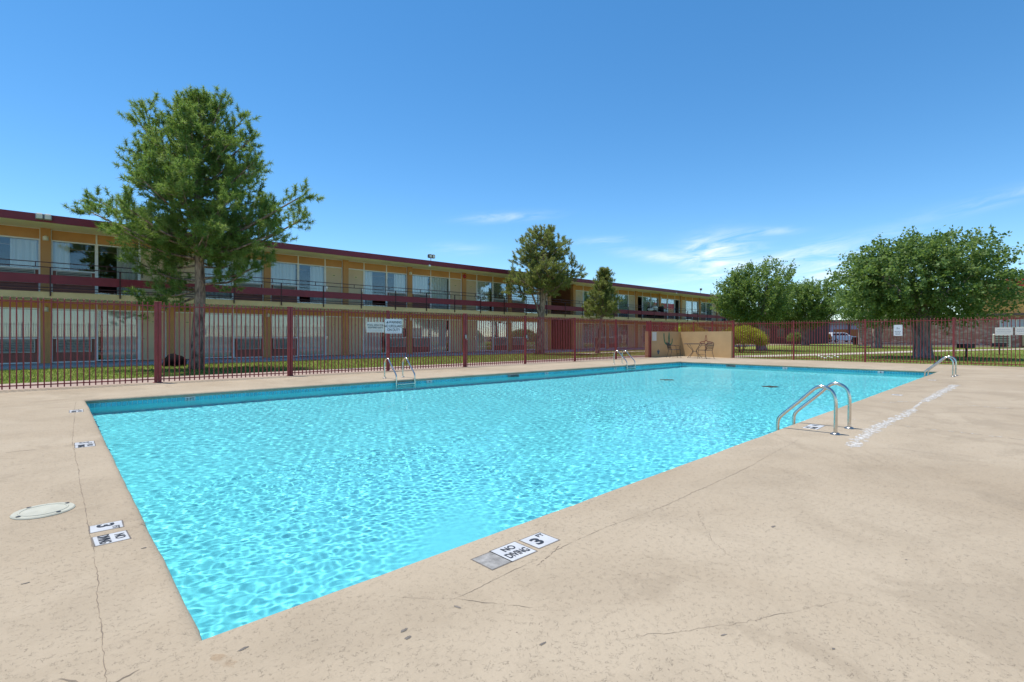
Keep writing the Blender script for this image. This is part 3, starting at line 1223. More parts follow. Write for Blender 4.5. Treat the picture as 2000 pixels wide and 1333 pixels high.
def wall_seg(p, q, thick, h, name):
    d = (q - p).normalized()
    n = Vector((-d.y, d.x))
    poly = [p, q, q + n * thick, p + n * thick]
    mb = MB().prism([tuple(k) for k in poly], -.05, h)
    return mb.build(name, 'stucco', wall)


wall_seg(W0, W1 + Vector((.2, 0)), .2, 1.365, 'wall_panel')
wall_seg(W1 + Vector((0, -.002)), W2, .2, 1.362, 'wall_panel')


def paint_poly(name, poly, p, d, n, m, parent, off=.004, th=.003):
    """flat painted shape on a wall face: poly in (s, z) along direction d from p"""
    mb = MB()
    k = len(poly)
    f = [(p + d * s - n * off) for s, z in poly]
    g = [(p + d * s - n * (off - th)) for s, z in poly]
    mb.add([(a.x, a.y, z) for a, (s, z) in zip(f, poly)] + [(a.x, a.y, z) for a, (s, z) in zip(g, poly)],
           [tuple(range(k)), tuple(range(2 * k - 1, k - 1, -1))] + [(i, i + k, (i + 1) % k + k, (i + 1) % k) for i in range(k)])
    return mb.build(name, m, parent)


def stroke(pts, w):
    """outline of a bar with rounded tip along pts (s, z)"""
    P = smooth_path([(a, b, 0) for a, b in pts], 2)
    L_, R_ = [], []
    for i, p in enumerate(P):
        t = (P[min(i + 1, len(P) - 1)] - P[max(i - 1, 0)]).normalized()
        n = Vector((-t.y, t.x, 0))
        ww = w if not hasattr(w, '__call__') else w(i / (len(P) - 1))
        L_.append(p + n * ww / 2)
        R_.append(p - n * ww / 2)
    return [(q.x, q.y) for q in R_] + [(q.x, q.y) for q in reversed(L_)]


dl, nl = Vector((1, 0)), Vector((0, 1))
taper = lambda t: .155 * min(1, .45 + 1.2 * (1 - t), .7 + t)
paint_poly('painted_cactus', stroke([(25.10 - 23.02, .62), (2.06, 1.0), (2.08, 1.335)], taper), W0, dl, nl, 'cactus_green', wall)
paint_poly('painted_cactus', stroke([(1.98, .66), (1.68, .70), (1.56, .95), (1.54, 1.27)], lambda t: .10), W0, dl, nl, 'cactus_green', wall, .0045)
paint_poly('painted_cactus', stroke([(2.12, .64), (2.32, .68), (2.40, .8), (2.41, .98)], lambda t: .08), W0, dl, nl, 'cactus_green', wall, .0050)
for sg in [(.98, .26, -.12, .10), (.98, .26, .12, .10), (.98, .26, 0, .17), (.98, .26, -.14, .02), (.98, .26, .14, .02), (.98, .24, -.05, -.10), (.98, .24, .06, -.10)]:
    s0, z0, ds, dz = sg
    paint_poly('painted_agave_leaf', stroke([(s0, z0), (s0 + ds * .6, z0 + dz * .6), (s0 + ds, z0 + dz)], lambda t: .10 * (1 - t) + .012), W0, dl, nl, 'mural_blue', wall, .004 + .0006 * random.random())
paint_poly('notice_plate', [(.38, .87), (.79, .87), (.79, 1.33), (.38, 1.33)], W0, dl, nl, 'sign_cream', wall, .008, .007)
d2 = (W2 - W1).normalized()
n2 = Vector((-d2.y, d2.x))
s0, z0 = 1.72, .77
ring = MB()
for k in range(24):
    t0, t1 = 2 * math.pi * k / 24, 2 * math.pi * (k + 1) / 24
    for r0, r1 in ((.095, .125),):
        q = []
        for r, t in ((r0, t0), (r1, t0), (r1, t1), (r0, t1)):
            b = W1 + d2 * (s0 + r * math.cos(t)) - n2 * .004
            q.append((b.x, b.y, z0 + r * math.sin(t)))
        ring.add(q, [(0, 1, 2, 3)])
ring.build('painted_sun_ring', 'mural_red', wall)
for ang in range(4):
    t = ang * math.pi / 2
    ct, st = math.cos(t), math.sin(t)
    for side in (-1, 1):
        pts = [(.10, side * .055), (.20, side * .055), (.30, side * .040), (.40, side * .006)]
        P = [(s0 + a * ct - b * st, z0 + a * st + b * ct) for a, b in pts]
        paint_poly('painted_sun_ray', stroke(P, lambda t_: .028), W1, d2, n2, 'mural_red', wall, .004 + .0005 * side)


# ------------------------------------------------------------------ patio table and chairs
def patio_table(loc, rz, label):
    o = local('patio_table', label=label, cat='table')
    top = MB()
    prof_ = [(.54, .705), (.555, .712), (.555, .724), (.54, .730), (.50, .731)]
    n = 32
    for i in range(len(prof_) - 1):
        for k in range(n):
            a0, a1 = 2 * math.pi * k / n, 2 * math.pi * (k + 1) / n
            (r0, z0_), (r1, z1_) = prof_[i], prof_[i + 1]
            top.add([(r0 * math.cos(a0), r0 * math.sin(a0), z0_), (r0 * math.cos(a1), r0 * math.sin(a1), z0_), (r1 * math.cos(a1), r1 * math.sin(a1), z1_), (r1 * math.cos(a0), r1 * math.sin(a0), z1_)], [(0, 1, 2, 3)])
    top.build('table_rim', 'iron', o, centre=(0, 0, 0))
    me = MB()
    for k in range(-9, 10):
        y = k * .053
        x = math.sqrt(max(0, .53 ** 2 - y * y))
        me.box(-x, x, y - .004, y + .004, .716, .722)
        me.box(y - .004, y + .004, -x, x, .7225, .7285)
    me.build('mesh_top', 'iron', o, centre=(0, 0, 0))
    for k in range(4):
        a = math.pi / 4 + k * math.pi / 2
        c, s = math.cos(a), math.sin(a)
        p = smooth_path([(r * c, r * s, z) for r, z in [(.44, .71), (.36, .60), (.14, .42), (.11, .33), (.20, .2), (.36, .08), (.42, .0)]], 2)
        MB().tube(p, .011, 8).build('leg', 'iron', o)
    MB().lathe([(.125, .33), (.135, .34), (.125, .35)], (0, 0), 16).build('leg_ring', 'iron', o)
    return place(o, loc, rz)


def patio_chair(loc, rz, label):
    """faces local +x"""
    o = local('patio_chair', label=label, cat='chair', group='wrought iron chairs at the patio table')
    seat = MB()
    for k in range(-7, 8):
        seat.box(-.22, .24, k * .032 - .004, k * .032 + .004, .415, .421)
        x = k * .032 + .01
        seat.box(x - .004, x + .004, -.235, .235, .4215, .4275)
    seat.tube([(-.23, -.24, .42), (.25, -.24, .42), (.25, .24, .42), (-.23, .24, .42), (-.23, -.24, .42)], .011, 6)
    seat.build('seat', 'iron', o)
    back = MB()
    back.tube(smooth_path([(-.23, -.24, .42), (-.27, -.25, .60), (-.33, -.24, .76), (-.36, -.12, .82), (-.365, 0, .83), (-.36, .12, .82), (-.33, .24, .76), (-.27, .25, .60), (-.23, .24, .42)], 2), .011, 8)
    for k in range(-6, 7):
        y = k * .034
        top = .80 - abs(k) * .006
        back.tube([(-.25, y, .47), (-.29, y, .62), (-.345, y, top)], .005, 5)
    for z, x in ((.50, -.255), (.56, -.272), (.62, -.292), (.68, -.312), (.74, -.332)):
        back.tube([(x, -.235, z), (x, .235, z)], .005, 5)
    back.build('backrest', 'iron', o)
    for s in (-1, 1):
        arm = MB().tube(smooth_path([(-.30, s * .25, .64), (-.1, s * .28, .655), (.12, s * .28, .64), (.20, s * .27, .58), (.18, s * .25, .50), (.2, s * .24, .42)], 2), .010, 7)
        arm.build('armrest', 'iron', o)
        MB().tube(smooth_path([(.22, s * .235, .42), (.23, s * .24, .25), (.26, s * .25, .0)], 1), .010, 7).build('leg', 'iron', o)
        MB().tube(smooth_path([(-.21, s * .235, .42), (-.24, s * .24, .22), (-.33, s * .25, .0)], 1), .010, 7).build('leg', 'iron', o)
    MB().tube([(.235, -.24, .2), (.235, .24, .2)], .007, 6).build('stretcher', 'iron', o)
    return place(o, loc, rz)


patio_table((24.35, 12.72, 0), .3, 'round black iron patio table before the tan mural wall')
patio_chair((23.62, 13.45, 0), -.7, 'black iron armchair on the cactus side of the patio table')
patio_chair((23.95, 11.95, 0), 1.25, 'black iron armchair on the sun symbol side of the patio table')


# ------------------------------------------------------------------ motel
motel = empty('motel_building', (28, 28.3, -.1), label='long two storey orange motel with maroon roof edge and balcony', cat='building')
MV, EV = 28.3, 26.5                     # wall plane, balcony edge
FL = (0.0, 2.83)                        # floor levels
ML, MR = -8.64, 64.0


def mpart(name, m, parent=None, **k):
    pass


# slabs, roof, back
MB().box(ML, MR, 25.30, 36.0, -.18, -.002).build('walkway', 'sidewalk', motel)
MB().box(ML, MR, 25.26, 25.30, -.16, -.012).build('kerb', 'sidewalk', motel)
MB().box(ML, MR, EV + .01, 36.0, 2.60, 2.825).build('balcony_slab', 'soffit', motel)
MB().box(ML, MR, EV - .03, EV + .008, 2.585, 2.82).build('slab_edge', 'slab_edge', motel)
roof = MB().box(ML - .3, MR + .3, EV + .03, 36.4, 5.53, 5.74).build('roof_slab', 'soffit', motel)
MB().box(ML - .32, MR + .32, EV - .02, EV + .028, 5.50, 5.80).build('fascia', 'maroon', roof)
MB().box(ML - .32, MR + .32, EV + .03, 36.4, 5.742, 5.775).build('roof_gravel', 'sidewalk', roof)
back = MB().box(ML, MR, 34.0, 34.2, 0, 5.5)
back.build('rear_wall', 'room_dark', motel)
MB().box(ML - .15, ML, MV, 34, -.1, 5.52).build('end_wall', 'orange', motel)
MB().box(MR, MR + .15, MV, 34, -.1, 5.52).build('end_wall', 'orange', motel)
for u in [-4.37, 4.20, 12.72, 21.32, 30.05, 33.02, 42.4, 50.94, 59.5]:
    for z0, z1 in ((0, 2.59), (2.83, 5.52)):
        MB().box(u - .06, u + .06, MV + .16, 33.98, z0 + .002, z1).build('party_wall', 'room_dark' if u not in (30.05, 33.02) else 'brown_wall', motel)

FW = .055                               # frame width
slat_me = {}


def curtain(w, h, seed):
    rs = np.random.RandomState(seed)
    n = max(6, int(w / .028))
    xs_ = np.linspace(0, w, n)
    ph = np.cumsum(rs.uniform(.5, 1.1, n))
    ys_ = .046 * np.sin(ph * 1.2) + .012 * rs.normal(0, 1, n)
    mb = MB()
    v = [(x, y * .7, h) for x, y in zip(xs_, ys_)] + [(x + rs.normal(0, .006), y * 1.15, .02) for x, y in zip(xs_, ys_)]
    mb.add(v, [(i, i + n, i + n + 1, i + 1) for i in range(n - 1)], True)
    return mb


def glazed(u0, u1, z0, z1, name, seed, cover, lo_rail=True):
    """a white framed pane between u0 and u1; cover: list of curtain spans in 0..1"""
    fr = MB()
    fr.box(u0, u0 + FW, MV - .05, MV + .04, z0, z1)
    fr.box(u1 - FW, u1, MV - .05, MV + .04, z0, z1)
    fr.box(u0 + FW, u1 - FW, MV - .048, MV + .04, z1 - FW, z1)
    fr.box(u0 + FW, u1 - FW, MV - .048, MV + .04, z0, z0 + FW)
    o = fr.build(name, 'white_frame', motel)
    MB().box(u0 + FW, u1 - FW, MV - .006, MV + .002, z0 + FW, z1 - FW).build('pane', 'pane', o)
    for k, (a, b) in enumerate(cover):
        w = (u1 - u0 - 2 * FW)
        cm = curtain(w * (b - a), z1 - z0 - 2 * FW - .01, seed * 7 + k)
        for i in range(len(cm.v)):
            x, y, z = cm.v[i]
            cm.v[i] = (x + u0 + FW + w * a, y + MV + .10, z + z0 + FW)
        cm.build('curtain', 'curtain', o)
    return o


def air_con(u0, u1, z_top, near):
    w, h = 1.14, .54
    uc = (u0 + u1) / 2
    x0, x1 = uc - w / 2, uc + w / 2
    z1, z0 = z_top - .02, z_top - .02 - h
    o = MB()
    o.box(x0, x1, MV - .09, MV + .2, z0, z0 + .03)
    o.box(x0, x1, MV - .09, MV + .2, z1 - .03, z1)
    o.box(x0, x0 + .03, MV - .088, MV + .2, z0 + .03, z1 - .03)
    o.box(x1 - .03, x1, MV - .088, MV + .2, z0 + .03, z1 - .03)
    ob = o.build('air_conditioner', 'ac_metal', motel)
    MB().box(x0 + .03, x1 - .03, MV - .03, MV + .19, z0 + .03, z1 - .03).build('core', 'ac_dark', ob)
    n = 7
    if 'me' not in slat_me:
        sm = MB()
        sm.add([(-w / 2 + .031, -.040, -.020), (w / 2 - .031, -.040, -.020), (w / 2 - .031, .020, .020), (-w / 2 + .031, .020, .020),
                (-w / 2 + .031, -.040, -.013), (w / 2 - .031, -.040, -.013), (w / 2 - .031, .020, .027), (-w / 2 + .031, .020, .027)],
               [(0, 3, 2, 1), (4, 5, 6, 7), (0, 1, 5, 4), (2, 3, 7, 6), (0, 4, 7, 3), (1, 2, 6, 5)])
        slat_me['me'] = sm.mesh('slat', 'ac_metal', (0, 0, 0))[0]
    for k in range(n):
        link(slat_me['me'], 'slat', (uc, MV - .048, z0 + .07 + k * (h - .14) / (n - 1)), ob)
    return ob


PLATE = {}


def door(u0, u1, z0, z1, handle_side, opened=False, seed=0):
    fr = MB()
    fr.box(u0, u0 + .05, MV - .045, MV + .04, z0, z1)
    fr.box(u1 - .05, u1, MV - .045, MV + .04, z0, z1)
    fr.box(u0 + .05, u1 - .05, MV - .043, MV + .04, z1 - .05, z1)
    o = fr.build('door', 'white_frame', motel)
    if not opened:
        leaf = MB().box(u0 + .054, u1 - .054, MV - .012, MV + .03, z0 + .012, z1 - .054)
        leaf.build('door_leaf', 'door_tan', o)
        uc = (u0 + u1) / 2
        MB().cbox(uc - .095, uc + .095, MV - .022, MV - .0125, z0 + 1.70, z0 + 1.82, .003).build('number_plate', 'plate', o)
        rs = np.random.RandomState(seed)
        dg = MB()
        for k in range(3):
            x = uc - .045 + k * .04
            dg.box(x, x + .022, MV - .0245, MV - .0225, z0 + 1.735, z0 + 1.785)
        dg.build('number_mark', 'ink', o)
        hu = u0 + .11 if handle_side < 0 else u1 - .11
        h = MB().cbox(hu - .03, hu + .03, MV - .03, MV - .0125, z0 + .93, z0 + 1.12, .004)
        h.tube([(hu, MV - .03, z0 + 1.0), (hu, MV - .075, z0 + 1.0), (hu - handle_side * .09, MV - .08, z0 + 1.0)], .011, 6)
        h.build('handle', 'steel', o)
    return o


def half_bay(uA, uB, floor, cov_w, cov_g, seed, opened=False):
    """uA: pillar beside the window; uB: pillar beside the door (either order)"""
    z0 = FL[floor]
    zh = z0 + 2.26                       # head of doors and windows
    zt = 2.60 if floor == 0 else 5.53
    s = 1 if uB > uA else -1
    L_ = abs(uB - uA)
    k = (L_ - .32) / 3.96
    pos = lambda d: uA + s * (.16 + d * k)
    w0, w1, g1, d1 = pos(0), pos(1.45), pos(2.94), pos(3.96)

    def span(a, b):
        return (min(a, b), max(a, b))
    a, b = span(w0, w1)
    glazed(a, b, z0 + 1.0, zh, 'window', seed, [(min(p, q), max(p, q)) for p, q in [((c, d) if s > 0 else (1 - d, 1 - c)) for c, d in cov_w]])
    MB().box(a, a + FW, MV - .05, MV + .04, z0, z0 + .998).build('frame_post', 'white_frame', motel)
    MB().box(b - FW, b, MV - .05, MV + .04, z0, z0 + .998).build('frame_post', 'white_frame', motel)
    MB().box(a + FW, b - FW, MV - .03, MV + .04, z0 + .003, z0 + .05).build('frame_sill', 'white_frame', motel)
    MB().box(a + FW, b - FW, MV - .012, MV + .04, z0 + .052, z0 + .997).build('spandrel', 'spandrel', motel)
    air_con(a, b, z0 + 1.0, True)
    a, b = span(w1, g1)
    glazed(a, b, z0 + .03, zh, 'window', seed + 50, [(min(p, q), max(p, q)) for p, q in [((c, d) if s > 0 else (1 - d, 1 - c)) for c, d in cov_g]])
    a, b = span(g1, d1)
    door(a, b, z0 + .01, zh, -s, opened, seed)
    a, b = span(w0, d1)
    MB().box(a, b, MV - .02, MV + .05, zh + .002, zt - .002).build('transom', 'orange', motel)
    tr = MB()
    for x in (w0, w1, g1, d1):
        tr.box(x - .028, x + .028, MV - .045, MV - .021, zh + .003, zt - .004)
    tr.box(a, b, MV - .040, MV - .0212, zt - .034, zt - .0045)
    tr.build('transom_trim', 'white_frame', motel)


FULL = [(0, 1)]
UPW = {0: [(.0, .62)], 1: [(0, .40)], 4: [(0, .58)], 8: [], 12: [(0, .40), (.62, 1)], 5: [(0, .93)], 13: [(0, .45), (.55, 1)]}
UPG = {1: [(.47, 1)], 3: [(.48, 1)], 4: [(.60, 1)], 8: [(.70, 1)], 5: [(.03, .96)], 6: [(.10, 1)]}
LOW_ = {4: [(.1, 1)], 6: [(.05, 1)]}
LOG = {1: [(.13, 1)], 4: [(.15, 1)], 6: [(.34, 1)], 7: [(.12, 1)]}
bays = [(-8.64, -4.37, -1), (-.10, -4.37, 0), (-.10, 4.20, 1), (8.44, 4.20, 2), (8.44, 12.72, 3), (17.0, 12.72, 4), (17.0, 21.32, 5), (25.64, 21.32, 6), (25.64, 29.98, 7),
        (37.75, 33.05, 8), (37.75, 42.4, 9), (46.67, 42.4, 10), (46.67, 50.94, 11), (55.2, 50.94, 12), (55.2, 59.5, 13), (63.8, 59.5, 14)]
for uA, uB, k in bays:
    half_bay(uA, uB, 0, LOW_.get(k, FULL), LOG.get(k, FULL), 100 + k * 2)
    half_bay(uA, uB, 1, UPW.get(k, FULL), UPG.get(k, FULL), 300 + k * 2, opened=k in (10, 11))
pill = sorted(set([b[0] for b in bays] + [b[1] for b in bays]))
for u in pill:
    for f in (0, 1):
        z0, zt = FL[f], (2.598 if f == 0 else 5.528)
        MB().box(u - .158, u + .158, MV - .16, MV + .15, z0 + .001, zt).build('pillar', 'orange', motel)
for u in sorted(set(b[0] for b in bays)):
    for f in (0, 1):
        z = FL[f] + (2.30 if f else 2.22)
        prof_ = [(.0, z - .1), (.085, z - .1), (.085, z + .0), (.075, z + .05), (.045, z + .085), (.0, z + .095)]
        lm = MB().lathe(prof_, (u + .0, MV - .21), 14)
        lm.box(u - .09, u + .09, MV - .21, MV - .161, z - .11, z + .06)
        lm.build('wall_lamp', 'lamp_glass', motel)
# breezeway side walls and soffit lamps
for u in (30.14, 32.90):
    pass
for u in (4.2, 17.35, 33.9, 46.9, 59.8):
    MB().cbox(u - .07, u + .07, EV - .075, EV - .022, 5.42, 5.53, .01).build('eave_light', 'white_frame', motel)

# balcony railing
rail = MB()
rail.box(ML, MR, EV - .06, EV - .033, 3.14, 3.48)
ro = rail.build('balcony_panel', 'maroon', motel)
for z in (3.955, 3.77, 2.985, 2.885):
    MB().box(ML, MR, EV - .066, EV - .034, z - .015, z + .015).build('balcony_rail', 'rail_dark', motel)
pm = MB().box(-.022, .022, -.080, -.032, 2.66, 3.772)
bp = pm.mesh('balcony_post', 'rail_dark', (0, 0, 0))[0]
sm_ = MB().box(-.014, .014, -.062, -.038, 3.772, 3.952).mesh('rail_stub', 'rail_dark', (0, 0, 0))[0]
u = -8.5
while u < MR:
    link(bp, 'balcony_post', (u, EV, 0), motel)
    link(sm_, 'rail_stub', (u - .42, EV, 0), motel)
    u += 2.135

# alarm bell on the pillar
bell = empty('alarm_bell', (21.32, MV - .16, 5.2), label='round red alarm bell on the upper motel pillar', cat='bell')
b_ = MB()
n = 20
pr_ = [(.15, .0), (.15, .02), (.13, .06), (.07, .085), (.0, .09)]
for i in range(len(pr_) - 1):
    for k in range(n):
        a0, a1 = 2 * math.pi * k / n, 2 * math.pi * (k + 1) / n
        f_ = lambda r, d, t: (21.32 + r * math.cos(t), MV - .165 - d, 5.28 + r * math.sin(t))
        b_.add([f_(*pr_[i], a0), f_(*pr_[i], a1), f_(*pr_[i + 1], a1), f_(*pr_[i + 1], a0)], [(0, 1, 2, 3)], True)
b_.build('gong', 'alarm_red', bell)
MB().cbox(21.29, 21.35, MV - .275, MV - .256, 5.25, 5.31, .004).build('boss', 'steel', bell)


# floodlights on the roof edge
def floodlight(u, v, z, label, post=.55, two=True):
    o = empty('floodlight', (u, v, z), label=label, cat='floodlight')
    MB().tube([(u, v, z), (u, v, z + post)], .022, 8).build('post', 'steel_dark', o)
    for k, du in enumerate((-.12, .12) if two else (0,)):
        h = MB()
        c = Vector((u + du, v - .06, z + post + .05))
        h.cbox(c.x - .115, c.x + .115, c.y - .10, c.y + .10, c.z - .10, c.z + .13, .03)
        hd = h.build('lamp_head', 'iron' if post > .2 else 'sign_grey', o)
        MB().cbox(c.x - .085, c.x + .085, c.y - .112, c.y - .101, c.z - .075, c.z + .085, .004).build('lens', 'lamp_glass', hd)
    if post > .2:
        MB().tube([(u, v, z + post + .1), (u, v, z + post + .24)], .012, 6).build('finial', 'steel_dark', o)


floodlight(17.55, EV + .12, 5.78, 'twin floodlight on a post above the motel roof near the alarm bell', .24)
floodlight(-.15, EV - .05, 5.56, 'low twin floodlight on the roof edge beside the big pine', .06)
floodlight(52.6, EV + .3, 5.78, 'distant floodlight on the motel roof by the broad-leaved tree', .40, False)

# clutter on the upper balcony
cl = empty('balcony_clutter', (44.3, 27.5, 2.83), label='dark chairs and linen heaped on the upper balcony', cat='clutter')
rs_ = np.random.RandomState(5)
for k in range(9):
    x, y = 43.2 + rs_.uniform(0, 2.6), 27.2 + rs_.uniform(-.3, .4)
    w, d, h = rs_.uniform(.15, .35), rs_.uniform(.15, .25), rs_.uniform(.3, 1.25)
    MB().cbox(x - w, x + w, y - d, y + d, 2.83, 2.83 + h, .05).build('dark_bundle', 'black_cloth', cl)
for k in range(4):
    x, y, z = 43.0 + .8 * k, 27.0, 2.83 + (.75, .95, .45, .7)[k]
    MB().cbox(x - .28, x + .28, y - .2, y + .2, z, z + .28, .08).build('linen_bundle', 'curtain', cl)

# the dark shape on the lawn by the pine
bag = MB()
P = at(340, 716, -.1)
prof_ = [(.36, -.10), (.37, .02), (.34, .16), (.29, .28), (.22, .37), (.12, .41), (.0, .42)]
bag.lathe(prof_, (P.x, P.y), 18)
for i, (x, y, z) in enumerate(bag.v):
    t = math.atan2(y - P.y, x - P.x)
    k = 1 + .08 * math.sin(3 * t + z * 7) + .05 * math.sin(7 * t)
    sx = .16 if (x - P.x) * SA - (y - P.y) * CA > 0 else 0
    bag.v[i] = (P.x + (x - P.x) * k * (1 + sx), P.y + (y - P.y) * k, z * (1 if sx == 0 or z < .25 else .86))
bag.build('black_bag', 'black_cloth', label='slumped black bag on the lawn beside the big pine trunk', cat='bag')

# ------------------------------------------------------------------ trees and shrubs
def unit(a):
    return a / np.maximum(np.linalg.norm(a, axis=-1, keepdims=True), 1e-9)


def needle_mesh(tufts, name, m, n_per=36, ln=.15, width=.017, seed=0, spread=1.0):
    """tufts: array (k, 7): base xyz, axis xyz, length"""
    rs = np.random.RandomState(seed)
    T = np.repeat(tufts, n_per, axis=0)
    k = len(T)
    axis = unit(T[:, 3:6])
    base = T[:, :3] + axis * (T[:, 6:7] * rs.uniform(0, 1, (k, 1)))
    rnd = unit(rs.normal(0, 1, (k, 3)))
    d = unit(axis * .55 + rnd * spread)
    l = ln * rs.uniform(.7, 1.2, (k, 1))
    side = unit(np.cross(d, rs.normal(0, 1, (k, 3)))) * width / 2
    v = np.empty((k, 3, 3))
    v[:, 0] = base - side
    v[:, 1] = base + side
    v[:, 2] = base + d * l
    tint = np.repeat(np.clip(rs.normal(.5, .22, len(tufts)), 0, 1), n_per)
    tint = np.clip(tint + rs.normal(0, .12, k), 0, 1)
    return np_mesh(name, v.reshape(-1, 3), 3, m, tint)


def pine(name, label, base, height, env, trunk_r, first, n_br, seed, m='needles', extra=(), n_per=36, ln=.15, width=.018, lean=(0, 0), fork=None, twig_step=.24, up=.34):
    """env: list of (z, radius); extra: (z0, (x, y, z) tip offsets from base) hand placed branches"""
    rs = np.random.RandomState(seed)
    base = Vector(base)
    o = empty(name, base, label=label, cat='pine tree')
    ez, er = [e[0] for e in env], [e[1] for e in env]

    def trunk_at(z):
        t = z / height
        return base + Vector((lean[0] * t + .06 * math.sin(z * 1.1 + seed), lean[1] * t + .06 * math.cos(z * .9 + seed), z))
    tb = MB()
    zs = np.linspace(0, height * .96, 16)
    tb.tube([trunk_at(z) - Vector((0, 0, .08 if z == 0 else 0)) for z in zs], [max(.02, trunk_r * (1.22 if i == 0 else 1) * (1 - .93 * (z / height) ** 1.1)) for i, z in enumerate(zs)], 12)
    if fork:
        for z0, tip, r in fork:
            p0 = trunk_at(z0)
            tp = base + Vector(tip)
            fp = smooth_path([p0 - Vector((0, 0, .1)), p0.lerp(tp, .35) + (tp - p0).cross(Vector((0, 0, 1))) * .05, tp], 2)
            tb.tube(fp, [r * (1 - .7 * i / (len(fp) - 1)) for i in range(len(fp))], 8)
    tufts = []
    specs = []
    ga = 2.39996
    for i in range(n_br):
        z0 = first + (height * .95 - first) * ((i + .5) / n_br) ** 1.0
        az = i * ga + rs.normal(0, .25)
        for _ in range(1):
            zt = min(height * .99, z0 + rs.uniform(.1, 1.0))
            r = np.interp(zt, ez, er) * rs.uniform(.70, 1.04)
        specs.append((z0, Vector((r * math.cos(az), r * math.sin(az), 0)), zt))
    for z0, tip in extra:
        specs.append((z0, Vector((tip[0], tip[1], 0)), tip[2]))
    for z0, rad, zt in specs:
        p0 = trunk_at(z0)
        tipv = Vector((base.x + rad.x + lean[0] * zt / height, base.y + rad.y + lean[1] * zt / height, base.z + zt))
        d = tipv - p0
        L_ = d.length
        mid = p0 + d * .5 - Vector((0, 0, .10 * L_)) + Vector((rs.normal(0, .05), rs.normal(0, .05), 0)) * L_
        pts = [p0, p0.lerp(mid, .6), mid, mid.lerp(tipv, .6), tipv]
        pts = smooth_path(pts, 1)
        r0 = .018 + .016 * L_
        tb.tube(pts, [max(.006, r0 * (1 - .85 * k / (len(pts) - 1))) for k in range(len(pts))], 6, caps=False)
        # arc positions
        n = max(3, int(L_ / twig_step))
        for k in range(n + 1):
            t = .22 + .78 * k / n
            f = t * (len(pts) - 1)
            a = min(int(f), len(pts) - 2)
            p = pts[a].lerp(pts[a + 1], f - a)
            tang = (pts[a + 1] - pts[a]).normalized()
            if k == n:
                tufts.append((*p, *(tang + Vector((0, 0, .6))), .28))
                tufts.append((*(p - tang * .12), *(tang + Vector((0, 0, .2))), .26))
                continue
            for s in range(3):
                dirn = Vector(rs.normal(0, 1, 3))
                dirn = (dirn - tang * dirn.dot(tang)).normalized()
                dirn = (dirn + tang * .7 + Vector((0, 0, up))).normalized()
                tl = rs.uniform(.18, .62) * min(1.0, .45 + L_ * .18)
                q = p + dirn * tl
                tufts.append((*q, *(dirn + Vector((0, 0, .55))), rs.uniform(.16, .28)))
                if tl > .38:
                    q2 = p + dirn * tl * .55
                    tufts.append((*q2, *(dirn + Vector((rs.normal(0, .5), rs.normal(0, .5), .5))), .2))
                if rs.rand() < .45:
                    tb.tube([p, q], [.007, .004], 4, caps=False)
    tb.build('trunk', 'bark_pine', o)
    me = needle_mesh(np.array(tufts), 'crown', m, n_per, ln, width, seed)
    v = np.empty(len(me.vertices) * 3, dtype=np.float32)
    me.vertices.foreach_get('co', v)
    v = v.reshape(-1, 3) - np.array(base, dtype=np.float32)
    me.vertices.foreach_set('co', v.ravel())
    me.update()
    link(me, 'crown', base, o)
    return o


def rv(lat, dep, z):
    p = RIGHT * lat + FWD * dep
    return (p.x, p.y, z)


pine('pine_tree', 'tall bright green pine with a wide ragged crown near the fence', (4.0, 21.2, -.1), 10.0,
     [(2.2, .9), (3.2, 1.4), (4.2, 2.0), (5.2, 2.5), (6.0, 2.6), (6.8, 2.2), (7.6, 1.95), (8.6, 1.45), (9.3, .85), (9.8, .4), (10.2, .15)], .225, 3.7, 88, 11,
     extra=[(4.5, rv(3.95, -.3, 6.25)), (4.3, rv(3.6, .3, 5.5)), (4.2, rv(3.0, -.6, 4.8)), (4.8, rv(-3.9, .2, 6.2)), (4.5, rv(-3.5, -.6, 5.6)), (4.0, rv(-2.9, .4, 4.8)), (2.9, rv(-1.75, -.4, 2.75)), (3.0, rv(-1.5, .3, 3.2)),
            (3.1, rv(2.1, -.3, 3.65)), (3.3, rv(2.4, .4, 4.0)), (6.6, rv(-2.25, .2, 9.0)), (6.9, rv(-1.75, -.3, 9.35)), (7.6, rv(.95, -.2, 9.7)), (7.4, rv(1.55, .2, 9.2)), (7.0, rv(1.95, .0, 8.4)), (3.2, rv(-2.3, -.2, 4.0)),
            (2.7, rv(-1.9, .2, 2.2)), (6.0, rv(-2.7, .3, 7.6)), (7.9, rv(-.9, .1, 9.6)), (6.2, rv(2.2, -.4, 7.4)), (7.6, rv(-1.3, .5, 9.2))], n_per=52, ln=.175, width=.022, twig_step=.23)
pine('pine_tree', 'olive pine with a forked trunk rising before the dark breezeway', (24.45, 23.85, -.1), 8.45,
     [(3.6, 1.6), (4.3, 2.2), (5.0, 2.35), (5.8, 2.2), (6.3, 1.5), (6.9, 1.6), (7.5, 1.65), (8.0, 1.25), (8.5, .5)], .29, 4.0, 70, 23, 'needles_olive',
     extra=[(4.4, rv(2.45, 0, 5.3)), (4.6, rv(2.4, .3, 5.9)), (4.2, rv(-2.3, -.2, 4.3)), (4.3, rv(-2.2, .2, 5.0)), (5.6, rv(-1.9, 0, 6.4)), (5.4, rv(2.0, .2, 6.3))],
     n_per=40, ln=.18, width=.028, lean=(.25, -.2), fork=[(2.5, rv(-.75, 0, 4.6), .12), (2.6, rv(.55, .2, 4.9), .14)], twig_step=.26)
